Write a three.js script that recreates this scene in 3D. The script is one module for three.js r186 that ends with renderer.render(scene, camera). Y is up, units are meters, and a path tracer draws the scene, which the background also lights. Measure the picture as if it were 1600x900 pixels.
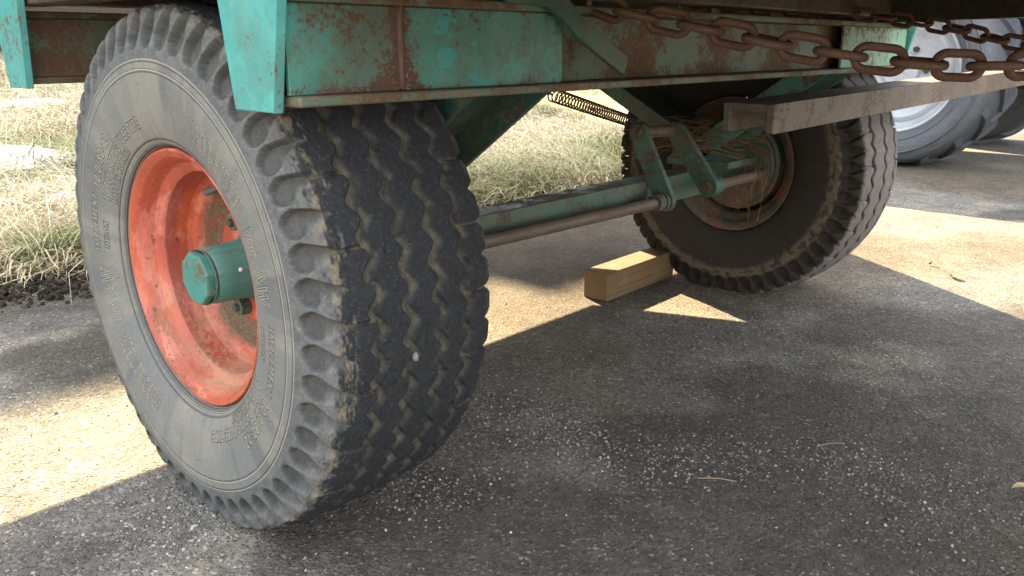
import * as THREE from 'three';
import { RoundedBoxGeometry } from 'three/addons/geometries/RoundedBoxGeometry.js';
import { mergeGeometries, mergeVertices, toCreasedNormals } from 'three/addons/utils/BufferGeometryUtils.js';

/* ------------------------------------------------------------------ camera, sky, sun, exposure */
const scene = new THREE.Scene();
const camera = new THREE.PerspectiveCamera(39.12, 16 / 9, 0.05, 400);
camera.position.set(-0.579, 0.634, 1.017);
camera.lookAt(-0.579 + 0.7056, 0.634 - 0.2869, 1.017 - 0.6479);
const renderer = new THREE.WebGLRenderer({ antialias: true });
renderer.toneMapping = THREE.LinearToneMapping;
renderer.toneMappingExposure = 8.8;
renderer.shadowMap.enabled = true;

const SUN_EL = 32 * Math.PI / 180, SUN_AZ = 22 * Math.PI / 180;           // azimuth from -z towards +x
const sunDir = new THREE.Vector3(Math.cos(SUN_EL) * Math.sin(SUN_AZ), Math.sin(SUN_EL), -Math.cos(SUN_EL) * Math.cos(SUN_AZ));
{
  const W = 256, H = 128, d = new Float32Array(W * H * 4), v = new THREE.Vector3();
  for (let j = 0; j < H; j++) for (let i = 0; i < W; i++) {
    const lat = ((j + 0.5) / H - 0.5) * Math.PI, lon = ((i + 0.5) / W - 0.5) * 2 * Math.PI;
    v.set(Math.cos(lat) * Math.cos(lon), Math.sin(lat), Math.cos(lat) * Math.sin(lon));
    const up = Math.max(0, v.y), c = Math.max(0, v.dot(sunDir));
    const hz = Math.pow(1 - up, 3), glow = 0.5 * Math.pow(c, 6) + 0.9 * Math.pow(c, 60);
    const o = (j * W + i) * 4;
    d[o] = 0.33 + 0.18 * hz + glow * 0.50;
    d[o + 1] = 0.36 + 0.155 * hz + glow * 0.42;
    d[o + 2] = 0.40 + 0.11 * hz + glow * 0.31;
    d[o + 3] = 1;
  }
  const t = new THREE.DataTexture(d, W, H, THREE.RGBAFormat, THREE.FloatType);
  t.mapping = THREE.EquirectangularReflectionMapping;
  t.magFilter = t.minFilter = THREE.LinearFilter; t.wrapS = THREE.RepeatWrapping; t.needsUpdate = true;
  scene.background = t; scene.environment = t;
}
const sun = new THREE.DirectionalLight(new THREE.Color(1.0, 0.79, 0.48), 3.8);
sun.target.position.set(0.8, 0.2, 0); scene.add(sun.target);
sun.position.copy(sun.target.position).addScaledVector(sunDir, 30);
sun.castShadow = true; sun.shadow.radius = 0.6; sun.shadow.mapSize.set(4096, 4096);
Object.assign(sun.shadow.camera, { left: -14, right: 14, top: 14, bottom: -14, near: 1, far: 70 });
scene.add(sun);

/* ------------------------------------------------------------------ random numbers and noise */
function rng(seed) { let a = seed >>> 0; return () => { a = (a + 0x6D2B79F5) | 0; let t = Math.imul(a ^ (a >>> 15), 1 | a); t = (t + Math.imul(t ^ (t >>> 7), 61 | t)) ^ t; return ((t ^ (t >>> 14)) >>> 0) / 4294967296; }; }
function hash(x, y, s) { let h = Math.imul(x, 374761393) + Math.imul(y, 668265263) + Math.imul(s, 2246822519) | 0; h = Math.imul(h ^ (h >>> 13), 1274126177); return ((h ^ (h >>> 16)) >>> 0) / 4294967296; }
function vnoise(x, y, px, py, s) {                                          // value noise, tiles after px, py cells
  const xi = Math.floor(x), yi = Math.floor(y), fx = x - xi, fy = y - yi, u = fx * fx * (3 - 2 * fx), w = fy * fy * (3 - 2 * fy);
  const x0 = ((xi % px) + px) % px, x1 = (x0 + 1) % px, y0 = ((yi % py) + py) % py, y1 = (y0 + 1) % py;
  const a = hash(x0, y0, s), b = hash(x1, y0, s), c = hash(x0, y1, s), d = hash(x1, y1, s);
  return a + (b - a) * u + (c - a) * w + (a - b - c + d) * u * w;
}
function fbm(u, v, fx, fy, oct, s) { let a = 0, k = 0.5, n = 0; for (let i = 0; i < oct; i++) { a += k * vnoise(u * fx, v * fy, fx, fy, s + i * 17); n += k; fx *= 2; fy *= 2; k *= 0.55; } return a / n; }
const sm = (a, b, x) => { const t = Math.min(1, Math.max(0, (x - a) / (b - a))); return t * t * (3 - 2 * t); };
const mix = (a, b, t) => a + (b - a) * t;
const mix3 = (a, b, t) => [mix(a[0], b[0], t), mix(a[1], b[1], t), mix(a[2], b[2], t)];
const toS = (x) => { x = Math.min(1, Math.max(0, x)); return 255 * (x <= 0.0031308 ? 12.92 * x : 1.055 * Math.pow(x, 1 / 2.4) - 0.055); };
// fn(u, v) -> { c: linear rgb, h: height 0..1, r: roughness }
function textures(W, H, fn) {
  const c = new Uint8Array(W * H * 4), b = new Uint8Array(W * H * 4);
  for (let j = 0; j < H; j++) for (let i = 0; i < W; i++) {
    const o = (j * W + i) * 4, t = fn((i + 0.5) / W, (j + 0.5) / H, i, j);
    c[o] = toS(t.c[0]); c[o + 1] = toS(t.c[1]); c[o + 2] = toS(t.c[2]); c[o + 3] = 255;
    b[o] = 255 * Math.min(1, Math.max(0, t.h)); b[o + 1] = 255 * (t.r ?? 0.8); b[o + 2] = 0; b[o + 3] = 255;
  }
  const mk = (d, srgb) => { const t = new THREE.DataTexture(d, W, H); t.wrapS = t.wrapT = THREE.RepeatWrapping; t.magFilter = THREE.LinearFilter; t.minFilter = THREE.LinearMipmapLinearFilter; t.generateMipmaps = true; if (srgb) t.colorSpace = THREE.SRGBColorSpace; t.needsUpdate = true; return t; };
  return { map: mk(c, true), bump: mk(b, false) };
}

/* ------------------------------------------------------------------ materials */
const TILE = 0.5;                                                          // metres per texture tile on metal parts
function paintedSteel(base, wear, dirt, seed, { fade = 0.15, bump = 0.0012, size = 512, rust = [0.10, 0.045, 0.022] } = {}) {
  const t = textures(size, size, (u, v) => {
    const big = fbm(u, v, 4, 4, 4, seed), mid = fbm(u, v, 18, 18, 4, seed + 3), fine = fbm(u, v, 90, 90, 2, seed + 5), blot = fbm(u, v, 5, 5, 4, seed + 40), tiny = fbm(u, v, 200, 200, 2, seed + 7);
    let c = mix3(base, [base[0] * 1.6 + 0.015, base[1] * 1.3 + 0.01, base[2] * 1.3 + 0.01], fade * 2 * sm(0.47, 0.6, blot));
    c = mix3(c, base.map((x, i) => 0.6 * x + 0.4 * [0.11, 0.10, 0.06][i]), 0.8 * sm(0.40, 0.66, 0.5 * blot + 0.3 * mid + 0.2 * tiny));
    c = c.map((x) => x * (0.78 + 0.26 * fine + 0.18 * tiny));
    const m = 0.33 * big + 0.30 * mid + 0.20 * fine + 0.17 * tiny, rm = sm(1 - wear - 0.045, 1 - wear + 0.06, m);
    const rc = rust.map((x) => x * (0.45 + 0.55 * mid + 0.7 * tiny));
    c = mix3(c, rc, 0.9 * rm);
    const dm = dirt * sm(0.42, 0.7, 0.5 * fbm(u, v, 7, 7, 3, seed + 21) + 0.5 * fine);
    c = mix3(c, [0.17, 0.12, 0.075], dm);
    return { c, h: 0.45 + 0.25 * rm * fine + 0.1 * fine - 0.12 * rm + 0.2 * dm * fine, r: mix(0.5, 0.92, Math.max(rm, dm)) };
  });
  return new THREE.MeshStandardMaterial({ map: t.map, bumpMap: t.bump, bumpScale: bump, roughnessMap: t.bump, roughness: 1, metalness: 0 });
}
const TEAL = [0.04, 0.185, 0.155];
const M = {
  plate: paintedSteel([0.05, 0.31, 0.28], 0.372, 0.16, 11, { fade: 0.3, size: 1024 }),
  teal: paintedSteel(TEAL, 0.47, 0.3, 31, { fade: 0.3, size: 1024 }),
  tealRust: paintedSteel([0.035, 0.135, 0.105], 0.47, 0.6, 51, { rust: [0.08, 0.042, 0.022] }),
  tealDark: paintedSteel([0.022, 0.088, 0.066], 0.44, 0.6, 71, { rust: [0.065, 0.036, 0.02] }),
  web: paintedSteel([0.085, 0.15, 0.095], 0.5, 0.6, 81, { bump: 0.003 }),
  rust: paintedSteel([0.10, 0.050, 0.03], 0.5, 0.25, 91, { rust: [0.085, 0.04, 0.022] }),
  rail: paintedSteel([0.032, 0.026, 0.018], 0.5, 0.3, 101, { rust: [0.05, 0.026, 0.015] }),
  bar: paintedSteel([0.10, 0.080, 0.060], 0.50, 0.7, 111, { rust: [0.07, 0.043, 0.026], bump: 0.004 }),
  hub: paintedSteel([0.035, 0.20, 0.165], 0.40, 0.30, 121, { fade: 0.15 }),
  spring: new THREE.MeshStandardMaterial({ color: new THREE.Color().setRGB(0.03, 0.022, 0.018), roughness: 0.55, metalness: 0.3 }),
  dirt: paintedSteel([0.13, 0.09, 0.055], 0.45, 0.6, 131, { rust: [0.09, 0.06, 0.035], bump: 0.004 }),
  nut: paintedSteel([0.045, 0.11, 0.08], 0.57, 0.8, 141, { rust: [0.05, 0.03, 0.018] }),
};
M.plank = (() => {
  const t = textures(512, 512, (u, v) => { const g = fbm(u, v, 4, 90, 3, 7), f = fbm(u, v, 20, 60, 2, 9); const k = 0.5 + 0.9 * g * f; return { c: [0.075 * k, 0.055 * k, 0.038 * k], h: g, r: 0.9 }; });
  return new THREE.MeshStandardMaterial({ map: t.map, bumpMap: t.bump, bumpScale: 0.002, roughness: 0.9 });
})();

/* ------------------------------------------------------------------ geometry and object helpers */
const names = new Map();
function numbered(n) { const k = names.get(n) ?? 0; names.set(n, k + 1); return k ? n + '_' + String(k).padStart(3, '0') : n; }
function tag(o, label, category, group, kind) { o.userData = { label, ...(category && { category }), ...(group && { group }), ...(kind && { kind }) }; return o; }
function thing(name, label, category, pos = [0, 0, 0], group) { const o = new THREE.Group(); o.name = numbered(name); o.position.set(...pos); tag(o, label, category, group); scene.add(o); return o; }
function part(parent, name, geos, mat, label) {
  const g = Array.isArray(geos) ? mergeGeometries(geos.map((x) => { const y = x.index ? x.toNonIndexed() : x; for (const k of Object.keys(y.attributes)) if (!['position', 'normal', 'uv'].includes(k)) y.deleteAttribute(k); return y; })) : geos;
  const o = new THREE.Mesh(g, mat); o.name = parent === scene ? numbered(name) : name; o.castShadow = o.receiveShadow = true;
  if (label) o.userData = { label };
  parent.add(o); return o;
}
const R0 = rng(5);
function boxUV(g, s = TILE, du = R0(), dv = R0()) {                          // uv in tiles, taken across the axis each face looks along
  g = g.index ? g.toNonIndexed() : g;
  const p = g.attributes.position, n = g.attributes.normal, uv = new Float32Array(p.count * 2);
  for (let i = 0; i < p.count; i += 3) {
    let nx = 0, ny = 0, nz = 0; for (let k = 0; k < 3; k++) { nx += Math.abs(n.getX(i + k)); ny += Math.abs(n.getY(i + k)); nz += Math.abs(n.getZ(i + k)); }
    for (let k = 0; k < 3; k++) {
      const x = p.getX(i + k), y = p.getY(i + k), z = p.getZ(i + k);
      const [a, b] = nx >= ny && nx >= nz ? [z, y] : ny >= nz ? [x, z] : [x, y];
      uv[(i + k) * 2] = a / s + du; uv[(i + k) * 2 + 1] = b / s + dv;
    }
  }
  g.setAttribute('uv', new THREE.BufferAttribute(uv, 2)); return g;
}
const V = (x, y, z) => new THREE.Vector3(x, y, z);
function box(w, h, d, x = 0, y = 0, z = 0, r = 0.0015) { return boxUV(new RoundedBoxGeometry(w, h, d, 2, Math.min(r, w / 2.1, h / 2.1, d / 2.1)).translate(x, y, z)); }
function turned(g, pos, rx = 0, ry = 0, rz = 0) { return g.applyMatrix4(new THREE.Matrix4().compose(V(...pos), new THREE.Quaternion().setFromEuler(new THREE.Euler(rx, ry, rz)), V(1, 1, 1))); }
// a profile (list of [a, b]) swept straight from p to q; b points along 'up'
function sweep(profile, p, q, up = V(0, 1, 0), bevel = 0.001) {
  const len = p.distanceTo(q), s = new THREE.Shape(profile.map(([a, b]) => new THREE.Vector2(a, b)));
  const g = new THREE.ExtrudeGeometry(s, { depth: len - 2 * bevel, bevelEnabled: bevel > 0, bevelThickness: bevel, bevelSize: bevel * 0.8, bevelOffset: -bevel * 0.8, bevelSegments: 1, steps: 1 }).translate(0, 0, bevel);
  boxUV(g);
  const z = q.clone().sub(p).normalize(), x = new THREE.Vector3().crossVectors(up, z).normalize(), y = new THREE.Vector3().crossVectors(z, x);
  return g.applyMatrix4(new THREE.Matrix4().makeBasis(x, y, z).setPosition(p));
}
function rod(p, q, r, seg = 20) {
  const len = p.distanceTo(q), g = new THREE.CylinderGeometry(r, r, len, seg, 1);
  const uv = g.attributes.uv; for (let i = 0; i < uv.count; i++) uv.setXY(i, uv.getX(i) * 6.28 * r / TILE, uv.getY(i) * len / TILE);
  return g.applyQuaternion(new THREE.Quaternion().setFromUnitVectors(V(0, 1, 0), q.clone().sub(p).normalize())).translate((p.x + q.x) / 2, (p.y + q.y) / 2, (p.z + q.z) / 2);
}
function lathe(pts, seg = 96, uvs) {                                       // turned about the x axis: pts are [x, r]
  const n = pts.length, P = [], U = [], I = [];
  let len = [0]; for (let i = 1; i < n; i++) len.push(len[i - 1] + Math.hypot(pts[i][0] - pts[i - 1][0], pts[i][1] - pts[i - 1][1]));
  for (let j = 0; j <= seg; j++) for (let i = 0; i < n; i++) { const a = j / seg * 2 * Math.PI; P.push(pts[i][0], pts[i][1] * Math.sin(a), pts[i][1] * Math.cos(a)); if (uvs) U.push(j / seg, len[i] / len[n - 1]); else U.push(j / seg * Math.round(0.9 / TILE * 2) / 2, len[i] / TILE); }
  for (let j = 0; j < seg; j++) for (let i = 0; i < n - 1; i++) { const a = j * n + i, b = a + n; I.push(a, a + 1, b, a + 1, b + 1, b); }
  const g = new THREE.BufferGeometry(); g.setAttribute('position', new THREE.Float32BufferAttribute(P, 3)); g.setAttribute('uv', new THREE.Float32BufferAttribute(U, 2)); g.setIndex(I);
  g.computeVertexNormals(); return toCreasedNormals(g, 0.6);
}
const smoothPts = (pts, n) => new THREE.SplineCurve(pts.map((p) => new THREE.Vector2(...p))).getSpacedPoints(n).map((p) => [p.x, p.y]);
function hexPrism(r, h, bevel) { return boxUV(new THREE.ExtrudeGeometry(new THREE.Shape([...Array(6)].map((_, i) => new THREE.Vector2(r * Math.cos(i * Math.PI / 3 + 0.2), r * Math.sin(i * Math.PI / 3 + 0.2)))), { depth: h - bevel, bevelEnabled: true, bevelThickness: bevel, bevelSize: bevel, bevelOffset: -bevel, bevelSegments: 2 }).rotateY(-Math.PI / 2)); } // points along -x
function setUv2(g, s) { const p = g.attributes.position, uv = new Float32Array(p.count * 2); for (let i = 0; i < p.count; i++) { uv[2 * i] = p.getX(i) / s; uv[2 * i + 1] = p.getZ(i) / s; } g.setAttribute('uv', new THREE.BufferAttribute(uv, 2)); return g; }

/* ------------------------------------------------------------------ ground */
{
  const N = 2048, S = 0.9, px = N / S;                                     // asphalt: stones pressed into a tile of 0.9 m
  const hgt = new Float32Array(N * N), tone = new Float32Array(N * N), r = rng(77);
  for (let k = 0; k < 90000; k++) {
    const big = r(), rad = (0.0005 + 0.0030 * Math.pow(big, 5) + 0.0004 * r()) * px, cx = r() * N, cy = r() * N, lum = r(), a = r() * 3.1, e = 0.55 + 0.45 * r();
    const t = lum < 0.58 ? 0.35 + 0.7 * r() : lum < 0.9 ? 1.3 + 1.2 * r() : 2.3 + 1.9 * r(), ca = Math.cos(a), sa = Math.sin(a), m = Math.ceil(rad);
    for (let y = -m; y <= m; y++) for (let x = -m; x <= m; x++) {
      const q = Math.hypot((x * ca + y * sa), (y * ca - x * sa) / e) / rad; if (q > 1) continue;
      const o = ((Math.floor(cy + y) + N) % N) * N + (Math.floor(cx + x) + N) % N, h = (0.3 + 0.7 * big) * Math.sqrt(1 - q * q);
      if (h > hgt[o] * 0.7) { hgt[o] = h; tone[o] = t; }
    }
  }
  const t = textures(N, N, (u, v, i, j) => {
    const o = j * N + i, n = fbm(u, v, 40, 40, 3, 3), f = hash(i, j, 2), l = fbm(u, v, 6, 6, 4, 8);
    const n2 = fbm(u, v, 150, 150, 2, 13), base = 0.118 * (0.55 + 0.9 * n) * (0.8 + 0.4 * f) * (0.65 + 0.7 * l) * (0.6 + 0.8 * n2);
    const k = tone[o] ? mix(base, 0.120 * tone[o] * (0.85 + 0.3 * f), 0.75) : base;
    return { c: [k * 1.17, k * 1.08, k * 0.96], h: 0.25 * n + 0.08 * f + 0.65 * hgt[o], r: 0.9 };
  });
  const asphalt = new THREE.MeshStandardMaterial({ map: t.map, bumpMap: t.bump, bumpScale: 0.004, roughness: 0.92, vertexColors: true });
  const axis = (c, fine, step, far) => { const a = []; for (let x = c - fine; x <= c + fine + 1e-6; x += step) a.push(x); let s = step; while (a[a.length - 1] < far) { s *= 1.25; a.push(a[a.length - 1] + s); } s = step; while (a[0] > -far) { s *= 1.25; a.unshift(a[0] - s); } return a; };
  const xs = axis(1.2, 2.6, 0.022, 180), zs = axis(0.1, 1.8, 0.022, 180), P = [], C = [], I = [], U = [];
  for (const z of zs) for (const x of xs) {
    const near = Math.abs(x - 1.2) < 3 && Math.abs(z) < 2.2 ? 1 : 0;
    const w = near ? 0.003 * (fbm(x / 40 + 0.5, z / 40 + 0.5, 80, 80, 3, 4) - 0.5) * sm(0.28, 0.5, Math.min(Math.hypot(x, z), Math.hypot(x - 1.48, z))) : 0;
    P.push(x, w, z); U.push(x / S, z / S);
    const a = fbm(x / 40 + 0.5, z / 40 + 0.5, 60, 60, 4, 14), b = fbm(x / 40 + 0.5, z / 40 + 0.5, 150, 150, 4, 24), g = fbm(x / 40 + 0.5, z / 40 + 0.5, 500, 500, 2, 34);
    let c = mix3([1.0, 0.99, 0.97], [1.42, 1.34, 1.2], sm(0.46, 0.62, b)); // dusty patches
    c = mix3(c, [0.46, 0.43, 0.39], 0.85 * sm(0.49, 0.58, a));               // darker, oily ground
    c = mix3(c, [0.74, 0.60, 0.45], 0.85 * sm(0.40, 0.56, fbm(x / 40 + 0.5, z / 40 + 0.5, 40, 40, 3, 44)) * sm(0.2, 0.9, x)); // soil trodden into it
    c = c.map((q) => q * (0.8 + 0.4 * g)); C.push(...c);
  }
  const n = xs.length; for (let j = 0; j < zs.length - 1; j++) for (let i = 0; i < n - 1; i++) { const a = j * n + i; I.push(a, a + n, a + 1, a + 1, a + n, a + n + 1); }
  const g = new THREE.BufferGeometry(); g.setAttribute('position', new THREE.Float32BufferAttribute(P, 3)); g.setAttribute('uv', new THREE.Float32BufferAttribute(U, 2)); g.setAttribute('color', new THREE.Float32BufferAttribute(C, 3)); g.setIndex(I); g.computeVertexNormals();
  tag(part(scene, 'ground', g, asphalt), 'worn grey asphalt yard sprinkled with grit', null, null, 'structure');
}
const verge = (x) => -1.6 + 0.145 * x + 0.06 * Math.sin(x * 3.1) + 0.03 * Math.sin(x * 9.3 + 1);
const bank = (x, z) => { const d = verge(x) - z; return d < 0 ? -0.05 : 0.012 + 0.05 * sm(0, 0.5, d) + 0.03 * d * sm(0.3, 3, d) + 0.09 * sm(0, 1.2, d) * (fbm(x / 40 + 0.5, z / 40 + 0.5, 60, 60, 3, 61) - 0.4); };
{
  const t = textures(512, 512, (u, v) => { const a = fbm(u, v, 10, 10, 4, 5), b = fbm(u, v, 80, 12, 2, 6); const c = mix3([0.085, 0.06, 0.035], [0.30, 0.24, 0.14], sm(0.35, 0.65, 0.5 * a + 0.5 * b)); return { c, h: a * 0.5 + b * 0.5 }; });
  const m = new THREE.MeshStandardMaterial({ map: t.map, bumpMap: t.bump, bumpScale: 0.02, roughness: 1 });
  const P = [], U = [], I = [], nx = 200, nz = 90;
  for (let j = 0; j <= nz; j++) for (let i = 0; i <= nx; i++) { const x = -14 + 40 * i / nx, d = -0.05 + 40 * Math.pow(j / nz, 2.4), z = verge(x) - d; P.push(x, bank(x, z), z); U.push(x / 0.7, z / 0.7); }
  for (let j = 0; j < nz; j++) for (let i = 0; i < nx; i++) { const a = j * (nx + 1) + i; I.push(a, a + 1, a + nx + 1, a + 1, a + nx + 2, a + nx + 1); }
  const g = new THREE.BufferGeometry(); g.setAttribute('position', new THREE.Float32BufferAttribute(P, 3)); g.setAttribute('uv', new THREE.Float32BufferAttribute(U, 2)); g.setIndex(I); g.computeVertexNormals();
  tag(part(scene, 'terrain', g, m), 'grassy earth bank rising gently behind the asphalt', null, null, 'structure');
}

/* ------------------------------------------------------------------ barn behind, out of the frame: it shades the yard up to its eave's shadow */
{
  const b = thing('barn', 'tall boarded barn standing beyond the grass bank', 'barn', [-10, 0, -19.55]);
  part(b, 'wall', [box(39, 9.7, 8, 0, 4.85, 0)], M.plank);
  const eave = (s) => sweep([[0, 0], [0, 0.25], [5.2, 2.35], [5.2, 2.1]].reverse(), V(-19.8 * s, 9.77, 4.15 * s), V(19.8 * s, 9.77, 4.15 * s), V(0, 1, 0), 0);
  part(b, 'roof', [eave(1), eave(-1)], M.rail);
  part(b, 'roof_hatch', [box(2.7, 0.54, 0.5, 18.45, 9.90, 3.95)], M.rail);
  part(b, 'door', [box(4, 4.2, 0.12, 3, 2.1, 4.07)], M.rail);
}

/* ------------------------------------------------------------------ tyre of the trailer: ribbed tread, petal hollows on the shoulder */
const RT = 0.3555, AXLE_Y = 0.3347, NPER = 54, PER = 2 * Math.PI / NPER;
const half = [[0, 0.3555], [0.04, 0.355], [0.075, 0.353], [0.098, 0.3495], [0.109, 0.3445], [0.117, 0.3345], [0.1235, 0.320], [0.128, 0.305], [0.1305, 0.290], [0.1318, 0.275], [0.1318, 0.262], [0.130, 0.240], [0.126, 0.215], [0.1195, 0.194], [0.1135, 0.182], [0.107, 0.1765], [0.0985, 0.1752]];
const halfCurve = (() => {                                                 // dense points of the half profile with arc length
  const q = new THREE.SplineCurve(half.map((p) => new THREE.Vector2(...p))).getPoints(900), L = [0];
  for (let i = 1; i < q.length; i++) L.push(L[i - 1] + q[i].distanceTo(q[i - 1]));
  return { q, L };
})();
function profAt(s) {                                                       // signed arc length from the crown -> x, r, normal
  const a = Math.abs(s), { q, L } = halfCurve; let lo = 0, hi = L.length - 1;
  while (hi - lo > 1) { const m = (lo + hi) >> 1; if (L[m] <= a) lo = m; else hi = m; }
  const t = Math.min(1, (a - L[lo]) / (L[hi] - L[lo])), x = mix(q[lo].x, q[hi].x, t), r = mix(q[lo].y, q[hi].y, t);
  const i0 = Math.max(0, lo - 3), i1 = Math.min(q.length - 1, hi + 3), dx = q[i1].x - q[i0].x, dr = q[i1].y - q[i0].y, l = Math.hypot(dx, dr) || 1;
  return { x: x * Math.sign(s || 1), r, nx: -dr / l * Math.sign(s || 1), nr: dx / l };
}
const arcOf = (r) => { const { q, L } = halfCurve; for (let i = 0; i < q.length; i++) if (q[i].y <= r && q[i].x > 0.05) return L[i]; return L[L.length - 1]; };
const S_LAND = arcOf(0.3445), S_PET = arcOf(0.2955), S_SEAM = arcOf(0.2845), S_BEAD = halfCurve.L[900];
const tri = (p) => Math.sin(p) - Math.sin(3 * p) / 30;
const FOUR = [[0.067, 0.0055, 0.0074], [0.0225, 0.0061, 0.0070]], THREE_RIBS = [[0.071, 0.0056, 0.0080], [0, 0.0060, 0.0080]];   // centre, half width, depth of the grooves
let grooves = FOUR;
function relief(s, th) {                                                   // -> [height, kind weights]
  const a = Math.abs(s), ph = (th * 180 / Math.PI - 0.64) / 6.6667, p = ph * 2 * Math.PI;
  let h = 0, groove = 0, pet = 0, ridge = 0, slit = 0;
  if (a < S_LAND + 0.004) {
    const z = 0.0061 * tri(p + Math.PI / 2);
    for (const [c, hw, dp] of grooves) {
      const ww = hw * (0.97 + 0.18 * vnoise(th * 28.0113, s * 90 + 50, 176, 400, 5)), d = Math.abs(s - (s < 0 ? -c : c) - z), k = 1 - sm(ww - 0.0013, ww + 0.0013, d);
      if (k > 0) { h = Math.min(h, -dp * k * (0.9 + 0.1 * Math.cos(p * 2))); groove = Math.max(groove, k); }
    }
    const wear = 0.0012 * sm(0.08, S_LAND, a); h -= wear * (0.5 + 0.5 * Math.cos(ph * Math.PI + 1));
  }
  const tp = ph - 0.27;                                                    // a slit at every second petal
  if (a > 0.067 && a < S_LAND + 0.02) {
    const d = Math.abs(((tp / 2 + 0.5) % 1 + 1) % 1 - 0.5) * 2 * PER * RT + 0.0, k = (1 - sm(0.0012, 0.003, d)) * (1 - sm(S_LAND, S_LAND + 0.02, a));
    h = Math.min(h, -0.0052 * k); slit = k;
  }
  if (a > S_LAND - 0.012 && a < S_PET + 0.004) {
    const g = (a - S_LAND + 0.012) / (S_PET - S_LAND + 0.012), t = ((tp % 1) + 1) % 1 - 0.5 < -0.5 ? 0 : (((tp + 0.5) % 1) + 1) % 1;   // petal centre at t = 0.5
    const w = g > 0.66 ? 0.86 * Math.sqrt(Math.max(0, 1 - Math.pow((g - 0.66) / 0.34, 2))) : mix(0.04, 0.86, Math.pow(g / 0.66, 0.85));
    const lo = 0.5 - w / 2, hi = 0.5 + w / 2, bulb = sm(0.45, 0.72, g), wall = (e) => sm(-0.03, 0.045, e), q = w > 0 ? (t - lo) / w : 0;
    const k = w < 0.03 ? 0 : wall(hi - t) * mix(sm(-0.15, 0.85, q), wall(t - lo), bulb);
    const dp = 0.0122 * sm(-0.05, 0.35, g) * (1 - 0.35 * sm(0.6, 1, g)) * (1 - sm(0.965, 1.0, g));
    h = Math.min(h, -dp * k); pet = k; ridge = (1 - k) * (1 - sm(0.1, 0.42, g));
    h += 0.0022 * (1 - sm(0.0, 0.35, Math.abs(g - 0.25))) * (1 - k);
  }
  if (a < S_LAND) { const nick = vnoise(th * 50.134, s * 130 + 60, 315, 500, 8); h -= 0.0012 * sm(0.88, 0.96, nick) + 0.0008 * vnoise(th * 10.027, s * 30 + 20, 63, 99, 9); }
  return { h, groove, pet, ridge, slit, a };
}
function tyreGeometry(per, sList, look) {
  const nT = NPER * per, nS = sList.length, P = new Float32Array((nT + 1) * nS * 3), C = new Float32Array((nT + 1) * nS * 3), U = new Float32Array((nT + 1) * nS * 2), I = new Uint32Array(nT * (nS - 1) * 6);
  const pr = sList.map(profAt);
  for (let j = 0; j <= nT; j++) {
    const th = j / nT * 2 * Math.PI, sn = Math.sin(th), cs = Math.cos(th), jj = j % nT;
    for (let i = 0; i < nS; i++) {
      const o = j * nS + i, q = pr[i], s = sList[i], f = relief(s, jj / nT * 2 * Math.PI);
      const x = q.x + q.nx * f.h, r = q.r + q.nr * f.h;
      P[o * 3] = x; P[o * 3 + 1] = r * sn; P[o * 3 + 2] = r * cs;
      U[o * 2] = s / 0.25; U[o * 2 + 1] = j / nT * 9;
      const n1 = fbm(j / nT, s * 2.5 + 0.5, 120, 54, 3, 71), n2 = hash(jj, i, 73), n3 = fbm(j / nT, s * 2.5 + 0.5, 500, 220, 2, 75), c = look(s, f, n1, n2, n3);
      C[o * 3] = c[0]; C[o * 3 + 1] = c[1]; C[o * 3 + 2] = c[2];
    }
  }
  let k = 0; for (let j = 0; j < nT; j++) for (let i = 0; i < nS - 1; i++) { const a = j * nS + i, b = a + nS; I[k++] = a; I[k++] = b; I[k++] = a + 1; I[k++] = a + 1; I[k++] = b; I[k++] = b + 1; }
  const g = new THREE.BufferGeometry(); g.setAttribute('position', new THREE.BufferAttribute(P, 3)); g.setAttribute('uv', new THREE.BufferAttribute(U, 2)); g.setAttribute('color', new THREE.BufferAttribute(C, 3)); g.setIndex(new THREE.BufferAttribute(I, 1));
  return g;
}
function settle(g, y0) {                                                   // the tyre stands flat on the ground and bulges there
  const p = g.attributes.position;
  for (let i = 0; i < p.count; i++) {
    let x = p.getX(i), y = p.getY(i); const z = p.getZ(i), over = -y0 + 0.0015 - y;
    const low = sm(-0.20, -y0, y) * (1 - sm(0.10, 0.28, Math.abs(z)));
    if (low > 0) p.setX(i, x * (1 + 0.03 * low * sm(0.06, 0.13, Math.abs(x))));
    if (over > 0) p.setY(i, -y0 + 0.0015);
  }
  g.computeVertexNormals();
  return g;
}
function closeSeam(g, nS, nT) { const n = g.attributes.normal; for (let i = 0; i < nS; i++) { const a = i, b = nT * nS + i, v = V(n.getX(a) + n.getX(b), n.getY(a) + n.getY(b), n.getZ(a) + n.getZ(b)).normalize(); n.setXYZ(a, v.x, v.y, v.z); n.setXYZ(b, v.x, v.y, v.z); } return g; }
function span(a, b, step) { const n = Math.max(1, Math.round((b - a) / step)), o = []; for (let i = 0; i < n; i++) o.push(a + (b - a) * i / n); return o; }
const rubberBump = textures(512, 512, (u, v) => { const f = fbm(u, v, 64, 64, 3, 3), s = Math.pow(fbm(u, v, 128, 128, 2, 9), 3), b = fbm(u, v, 9, 9, 4, 15); const k = 0.72 + 0.4 * f + 0.9 * sm(0.3, 0.6, s) * f + 0.25 * (b - 0.5); return { c: [k * 0.8, k * 0.8, k * 0.8], h: 0.6 * f + 0.4 * s, r: 0.75 + 0.2 * f }; });
const rubber = new THREE.MeshPhysicalMaterial({ specularIntensity: 0.55, map: rubberBump.map, bumpMap: rubberBump.bump, bumpScale: 0.0009, roughness: 0.82, vertexColors: true });

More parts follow.
